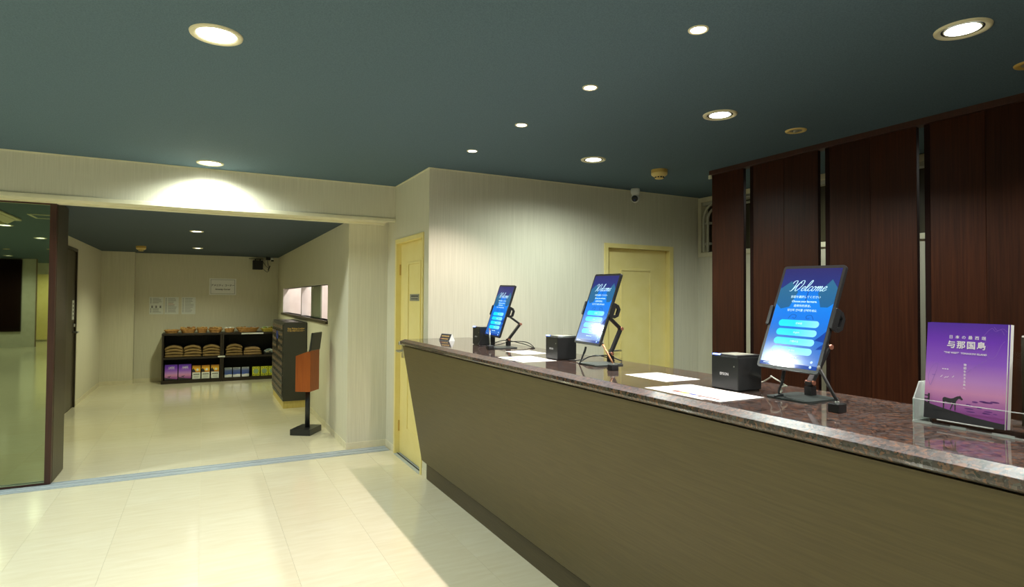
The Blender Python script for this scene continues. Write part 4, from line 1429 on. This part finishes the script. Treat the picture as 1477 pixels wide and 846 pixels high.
# ================================================================== BOOKCASES
def bookcase(x0, x1, label):
    yf, yb, zt = 11.38, 11.838, 0.84
    cx, cyy = (x0 + x1) / 2, (yf + yb) / 2
    t = thing('bookcase', label, 'bookcase', (cx, cyy, 0), 0, 'low dark bookcases')
    Lq = lambda mb: loc(mb, cx, cyy, 0)
    for xa in (x0, x1 - .026):
        Lq(MB().box(xa, xa + .026, yf, yb, 0, zt - .034)).build('side_panel', 'shelf', t)
    Lq(MB().box(x0 - (.004 if x1 < .4 else 0), x1 + .001 if x1 < .4 else x1, yf - .006, yb, zt - .034, zt, bev=.002)).build('top_board', 'shelf', t)
    Lq(MB().box(x0 + .026, x1 - .026, yf + .005, yb - .01, .405, .435)).build('shelf_board', 'shelf', t)
    Lq(MB().box(x0 + .026, x1 - .026, yf + .002, yb - .01, .0, .058)).build('bottom_board', 'shelf', t)
    Lq(MB().box(x0 + .026, x1 - .026, yb - .01, yb, .058, zt - .034)).build('back_board', 'black_matte', t)
    return t


bc1 = bookcase(-.602, .296, 'low dark bookcase at left holding purple and orange brochures')
bc2 = bookcase(.300, 1.225, 'low dark bookcase at right, partly hidden by the key locker')
tg = MB().box(.235, .345, 11.372, 11.3795, .418, .442)
tag(tg.build('label_plate', 'paper_grey'), 'small white label at mid height where the two bookcases meet', 'label')
tg = MB().box(.60, .955, 11.366, 11.3735, .808, .830)
tag(tg.build('label_plate', 'paper_grey'), 'long white label on the top edge of the right bookcase', 'label')

# folded towels ------------------------------------------------------------
def towel_mesh(w, d, h, arch, seed):
    random.seed(seed)
    nx, ny = 12, 6
    vs_, fs = [], []
    for s in (0, 1):
        for i in range(nx + 1):
            for j in range(ny + 1):
                fx, fy = i / nx * 2 - 1, j / ny * 2 - 1
                a = arch * (1 - abs(fx) ** 1.7)
                edge = min(1.0, (1 - abs(fx)) * 7 + .25) ** .5
                z = a + (h * .5 + (h * .5 if s else -h * .5) * edge) + random.uniform(-.0012, .0012)
                vs_.append((fx * w / 2 + random.uniform(-.002, .002), fy * d / 2, z))
    m = (nx + 1) * (ny + 1)
    for i in range(nx):
        for j in range(ny):
            a = i * (ny + 1) + j
            fs.append((a, a + ny + 1, a + ny + 2, a + 1))
            fs.append((m + a, m + a + 1, m + a + ny + 2, m + a + ny + 1))
    for i in range(nx):
        for j in (0, ny):
            a, b = i * (ny + 1) + j, (i + 1) * (ny + 1) + j
            fs.append((a, b, m + b, m + a))
    for j in range(ny):
        for i in (0, nx):
            a, b = i * (ny + 1) + j, i * (ny + 1) + j + 1
            fs.append((a, b, m + b, m + a))
    mb = MB().add(vs_, fs, 0, True)
    return mb.data('folded_towel', 'towel')


stacks = [(-.43, .275, 4, 'first pile from the left'), (-.149, .268, 4, 'second pile from the left'), (.136, .272, 4, 'third pile, left of the bookcase divider'),
          (.492, .262, 4, 'first pile right of the bookcase divider'), (.79, .290, 3, 'last pile before the locker')]
ORD = {0: 'bottom', 1: 'second from the bottom', 2: 'third from the bottom', 3: 'top'}
for si, (x, w, n, wh) in enumerate(stacks):
    z = .436
    for k in range(n):
        hh = .038
        ww = w * (1 - .012 * k) if not (si == 4 and k == 2) else w * .86
        me = towel_mesh(ww, .27, hh, .014 * min(k, 3) * (1.0 if si != 4 else .7), si * 10 + k)
        o = bpy.data.objects.new('folded_towel', me)
        COL.objects.link(o)
        o.location = (x + random.uniform(-.006, .006), 11.555, z)
        nm = 'top' if k == n - 1 else ORD[k]
        tag(o, 'brown folded towel, %s in the %s' % (nm, wh), 'towel', 'folded brown towels on the middle shelf')
        z += hh + .0015
pk = thing('sachet_tray', 'pale heap of small packets on a tray beside the locker, middle shelf', 'tray', (1.07, 11.52, .436))
MB().box(-.09, .09, -.08, .08, 0, .03).build('tray', 'black', pk)
mb = MB()
random.seed(5)
for i in range(26):
    a = random.uniform(0, PI)
    mb.box(-.025, .025, -.018, .018, 0, .012, i % 2, mat=T(random.uniform(-.06, .06), random.uniform(-.06, .05), .03 + .010 * (i // 5)) @ Matrix.Rotation(a, 4, 'Z') @ Matrix.Rotation(random.uniform(-.4, .4), 4, 'X'))
o = mb.build('packets', ['pack_white', 'pack_blue'], pk)
o['kind'] = 'stuff'

# baskets with amenities --------------------------------------------------------
def basket(x0, x1, h, label, fill, ffill, wick='wicker', heap=.02, hz=0.0):
    cx, w = (x0 + x1) / 2, x1 - x0
    t = thing('wicker_basket', label, 'basket', (cx, 11.50, .84), 0, 'baskets on the bookcases')
    # woven wall: stacked oval rings
    mb = MB()
    nr = max(4, int(h / .011))
    for k in range(nr):
        f = k / (nr - 1)
        rx, ry = w * .5 * (.74 + .24 * f), .085 * (.80 + .2 * f)
        pts = []
        for i in range(29):
            a = 2 * PI * i / 28
            ca, sa = math.cos(a), math.sin(a)
            e = .62
            wob = 1 + .012 * (1 if (i + k) % 2 else -1)
            pts.append((rx * wob * math.copysign(abs(ca) ** e, ca), ry * wob * math.copysign(abs(sa) ** e, sa), .006 + f * (h - .012)))
        mb.tube(pts, .0068 if k < nr - 1 else .009, 6)
    mb.build('woven_wall', wick, t)
    MB().lathe([(0, 0), (1, 0), (1, .006), (0, .006)], seg=24, mat=Matrix.Diagonal((w * .38, .070, 1, 1)), cap=False, smooth=False).build('bottom', wick, t)
    random.seed(int(x0 * 1000) + 5000)
    mb = MB()
    for i in range(int(22 + w * 90)):
        mb.box(-.022, .022, -.016, .016, -.004, .004, i % len(fill), mat=T(random.uniform(-.40, .40) * w, random.uniform(-.055, .055), h - .012 + random.uniform(0, heap)) @ Matrix.Rotation(random.uniform(0, PI), 4, 'Z') @ Matrix.Rotation(random.uniform(-.9, .9), 4, 'X'))
    o = mb.build('sachets', fill, t)
    o['kind'] = 'stuff'
    return t


basket(-.575, -.359, .055, 'shallow wicker basket, leftmost on the bookcases', ['pack_tan', 'wicker'], 0, heap=.012)
basket(-.343, -.104, .070, 'wide wicker basket heaped with tan packets, second from the left', ['pack_tan', 'wicker'], 0, heap=.04)
basket(-.094, .070, .075, 'narrow wicker basket of tan packets, third from the left', ['pack_tan', 'wicker'], 0, heap=.03)
basket(.083, .302, .062, 'wicker basket heaped with tan packets at the right end of the left bookcase', ['pack_tan', 'wicker'], 0, heap=.04)
basket(.330, .496, .070, 'wicker basket filled with white packets', ['pack_white', 'paper'], 0, heap=.028)
basket(.517, .890, .080, 'longest wicker basket, mixed packets, above the long white label', ['pack_blue', 'pack_tan', 'wicker', 'ink_red'], 0, heap=.016)
basket(.919, 1.20, .060, 'yellowish basket with green packets partly hidden by the locker', ['pack_green', 'pack_white', 'wicker_yellow'], 0, 'wicker_yellow', heap=.035)

# brochures on the bottom shelf ------------------------------------------------
SU, SV, SN = Vector((1, 0, 0)), Vector((0, math.sin(.12), math.cos(.12))), Vector((0, -math.cos(.12), math.sin(.12)))
for i, (x, nm) in enumerate(((-.462, 'left'), (-.26, 'right'))):
    brochure('brochure', 'purple horse brochure on the bottom shelf, %s one of the two' % nm, (x, 11.415, .062 + .1276), SU, SV, SN, .186, .255, .004, False, 'purple brochures on the bottom shelf')


def flyer(x, w, h, label, kind, group):
    t = thing('leaflet', label, 'leaflet', group=group)
    place(t, (x, 11.415, .0615), SU, SV, SN)
    MB().box(-w / 2, w / 2, 0, h, -.003, 0).build('card', 'pale_card' if kind != 'lime' else 'lime', t)
    pr = MB()
    z = .0004
    if kind == 'sunset':
        pic_ = MB().add([(-w / 2, h * .48, z), (w / 2, h * .48, z), (w / 2, h, z), (-w / 2, h, z)], [(0, 1, 2, 3)])
        g = pic_.build('picture', M['sunset_y'], t)
        pr.add([(-w / 2, h * .50, z * 1.5), (-w * .1, h * .50, z * 1.5), (-w * .15, h * .62, z * 1.5), (-w * .28, h * .72, z * 1.5), (-w * .34, h * .82, z * 1.5), (-w / 2, h * .70, z * 1.5)], [tuple(range(6))], 0)
        pr.add([(w * .12 + w * .16 * math.cos(2 * PI * i / 14), h * .68 + w * .16 * math.sin(2 * PI * i / 14), z * 1.4) for i in range(14)], [tuple(range(14))], 3)
        for i in range(5):
            pr.add([(-w * .36 + i * w * .15, h * .30, z), (-w * .24 + i * w * .15, h * .30, z), (-w * .24 + i * w * .15, h * .37, z), (-w * .36 + i * w * .15, h * .37, z)], [(0, 1, 2, 3)], 0)
        for q_ in (.10, .18):
            pr.add([(-w * .3, h * q_, z), (w * .3, h * q_, z), (w * .3, h * (q_ + .02), z), (-w * .3, h * (q_ + .02), z)], [(0, 1, 2, 3)], 2)
    elif kind == 'coast':
        MB().add([(-w / 2, 0, z), (w / 2, 0, z), (w / 2, h, z), (-w / 2, h, z)], [(0, 1, 2, 3)]).build('picture', M['coast_y'], t)
        pr.add([(-w / 2, h * .18, z * 1.5), (w * .1, h * .30, z * 1.5), (w / 2, h * .26, z * 1.5), (w / 2, h * .12, z * 1.5), (-w / 2, h * .06, z * 1.5)], [tuple(range(5))], 3)
        for i in range(4):
            pr.add([(-w * .4 + i * w * .17, h * .88, z * 1.5), (-w * .28 + i * w * .17, h * .88, z * 1.5), (-w * .28 + i * w * .17, h * .94, z * 1.5), (-w * .4 + i * w * .17, h * .94, z * 1.5)], [(0, 1, 2, 3)], 0)
    else:
        for rr2, mi, dz in ((.36, 2, 1), (.30, 4, 1.5), (.16, 2, 2), (.10, 4, 2.5)):
            pr.add([(w * rr2 * math.cos(2 * PI * i / 16), h * .5 + w * rr2 * math.sin(2 * PI * i / 16), z * dz) for i in range(16)], [tuple(range(16))], mi)
        for xx, yy in ((-.3, .86), (.3, .86), (-.3, .14), (.3, .14), (0, .9), (0, .1)):
            pr.add([(w * xx + w * .07 * math.cos(2 * PI * i / 8), h * yy + w * .07 * math.sin(2 * PI * i / 8), z) for i in range(8)], [tuple(range(8))], 0)
    pr.build('print', ['ink', 'ink_red', 'ink_grey', 'page', 'lime_b'], t)
    return t


M['sunset_y'] = gradient('sunset_photo', [(0.0, V(196, 110, 20)), (0.35, V(250, 206, 80)), (0.55, V(246, 186, 50)), (1.0, V(140, 84, 34))], 'Y', 0.35)
M['coast_y'] = gradient('coast_photo', [(0.0, V(230, 232, 232)), (0.16, V(210, 220, 228)), (0.34, V(60, 84, 160)), (0.7, V(84, 100, 150)), (1.0, V(176, 182, 176))], 'Y', 0.35)
for x, nm in zip((-.088, .052, .196), ('left', 'middle', 'right')):
    flyer(x, .122, .226, 'orange sunset leaflet on the bottom shelf, %s one of three' % nm, 'sunset', 'sunset leaflets on the bottom shelf')
for x, nm in zip((.402, .536, .675), ('left', 'middle', 'right')):
    flyer(x, .116, .164, 'blue coast leaflet on the bottom shelf, %s one of three' % nm, 'coast', 'coast leaflets on the bottom shelf')
for x, nm in zip((.847, .984, 1.115), ('left', 'middle', 'right, half hidden')):
    flyer(x, .120, .162, 'yellow-green leaflet with a round medallion on the bottom shelf, %s one of three' % nm, 'lime', 'yellow-green leaflets on the bottom shelf')

# ================================================================== CORRIDOR END WALL
def notice(x0, x1, z0, z1, label, rows, kind):
    t = thing('notice_sheet', label, 'notice', ((x0 + x1) / 2, YCB - .003, z0), 0, 'white notices on the corridor end wall')
    w, h = x1 - x0, z1 - z0
    MB().box(-w / 2, w / 2, -.001, .002, 0, h).build('sheet', 'paper_grey', t)
    pr = MB()
    random.seed(rows)
    for i in range(rows):
        z = h * (.92 - .86 * i / rows)
        if kind == 1 and i in (5, 6, 7, 8):
            if i == 5:
                for x in (-.30, -.02, .28):
                    pr.box(x * w - .012, x * w + .012, -.0016, -.001, h * .36, h * .50, 0)
            continue
        pr.box(-w * .42, -w * .36, -.0016, -.001, z - .006, z + .006, 0)
        pr.box(-w * .26, w * random.uniform(.1, .42), -.0016, -.001, z - .003, z + .003, 1 if kind == 2 and i in (4, 5) else 0)
    pr.build('print', ['ink_grey', 'ink_red'], t)


notice(-.823, -.612, 1.152, 1.450, 'white notice with a row of small pictures, leftmost of three on the corridor end wall', 13, 1)
notice(-.597, -.384, 1.152, 1.450, 'white notice with red lines, middle of three on the corridor end wall', 12, 2)
notice(-.340, -.124, 1.152, 1.450, 'white notice standing a little apart, right of three on the corridor end wall', 10, 3)

sg = thing('wall_sign', 'framed white amenity corner sign above the bookcases', 'sign', (.306, YCB - .003, 1.493))
MB().box(-.218, .218, -.003, .002, 0, .298, bev=.001).build('board', 'paper', sg)
bd = MB()
for a in ((-.196, .196, .020, .025), (-.196, .196, .273, .278), (-.196, -.191, .025, .273), (.191, .196, .025, .273)):
    bd.box(a[0], a[1], -.0036, -.003, a[2], a[3])
bd.build('border', 'ink_grey', sg)
tx = MB()
tx.mesh(text_mesh('アメニティ コーナー', .041, 'CENTER', .02), frame((0, -.0036, .172), (1, 0, 0), (0, 0, 1), (0, -1, 0)))
tx.mesh(text_mesh('Amenity Corner', .036, 'CENTER', .03), frame((0, -.0036, .102), (1, 0, 0), (0, 0, 1), (0, -1, 0)))
tx.build('lettering', 'ink', sg)

sp = thing('wall_speaker', 'black box speaker on a bracket high in the corridor corner', 'speaker', (.872, 11.74, 1.965))
MB().box(-.085, .085, -.07, .07, 0, .165, bev=.006).build('cabinet', 'black_matte', sp)
MB().box(-.15, .10, -.008, .008, .190, .200).box(-.05, -.03, -.006, .006, .165, .19).box(.03, .05, -.006, .006, .165, .19).box(-.02, .02, .0, .11, .19, .20).build('bracket', 'black', sp)
mc = thing('mini_camera', 'small black and white camera under the ceiling beside the corridor speaker', 'camera', (1.06, 11.76, H_CORR))
MB().box(-.05, .03, -.03, .03, -.055, 0).build('mount', 'black', mc)
MB().tube([(.03, 0, -.035), (.085, -.01, -.035)], .026, 14).build('body', 'white', mc)
MB().tube([(.04, -.012, -.06), (.085, -.012, -.06)], .018, 12).build('lens', 'black', mc)
cb = MB()
cb.tube(spline([(.955, 11.74, 2.11), (.99, 11.76, 2.07), (1.02, 11.78, 2.03), (1.06, 11.79, 2.0)], 5), .004, 6)
cb.tube(spline([(.955, 11.74, 1.99), (1.0, 11.77, 1.95), (1.04, 11.79, 1.925), (1.075, 11.80, 1.96)], 5), .004, 6)
cb.tube(spline([(1.04, 11.77, 2.14), (1.045, 11.79, 2.08), (1.06, 11.80, 2.02)], 5), .004, 6)
cb.tube([(1.085, 11.80, 2.04), (1.055, 11.80, 1.955)], .010, 8)
tag(cb.build('camera_cables', 'black'), 'dangling black cables and plug below the mini camera in the corridor corner', 'cable')

# lamps inside the pass-through room
for k, (x, y) in enumerate(((1.66, 8.1), (1.66, 10.3), (1.75, 6.9))):
    t = thing('pass_through_lamp', 'lamp in the lit room behind the corridor opening, %s' % ('middle', 'far', 'near')[k], 'ceiling light', (x, y, 2.15), 0, 'lamps behind the corridor opening')
    MB().lathe([(0.0, -.004), (.05, -.003), (.055, 0.0)], seg=24, cap=False).build('diffuser', 'lamp', t)
    lamp_light('lamp', 0, 0, -0.02, P_NICHE, (1.0, 0.93, 0.90), t, 0.03, 150, 0.3)
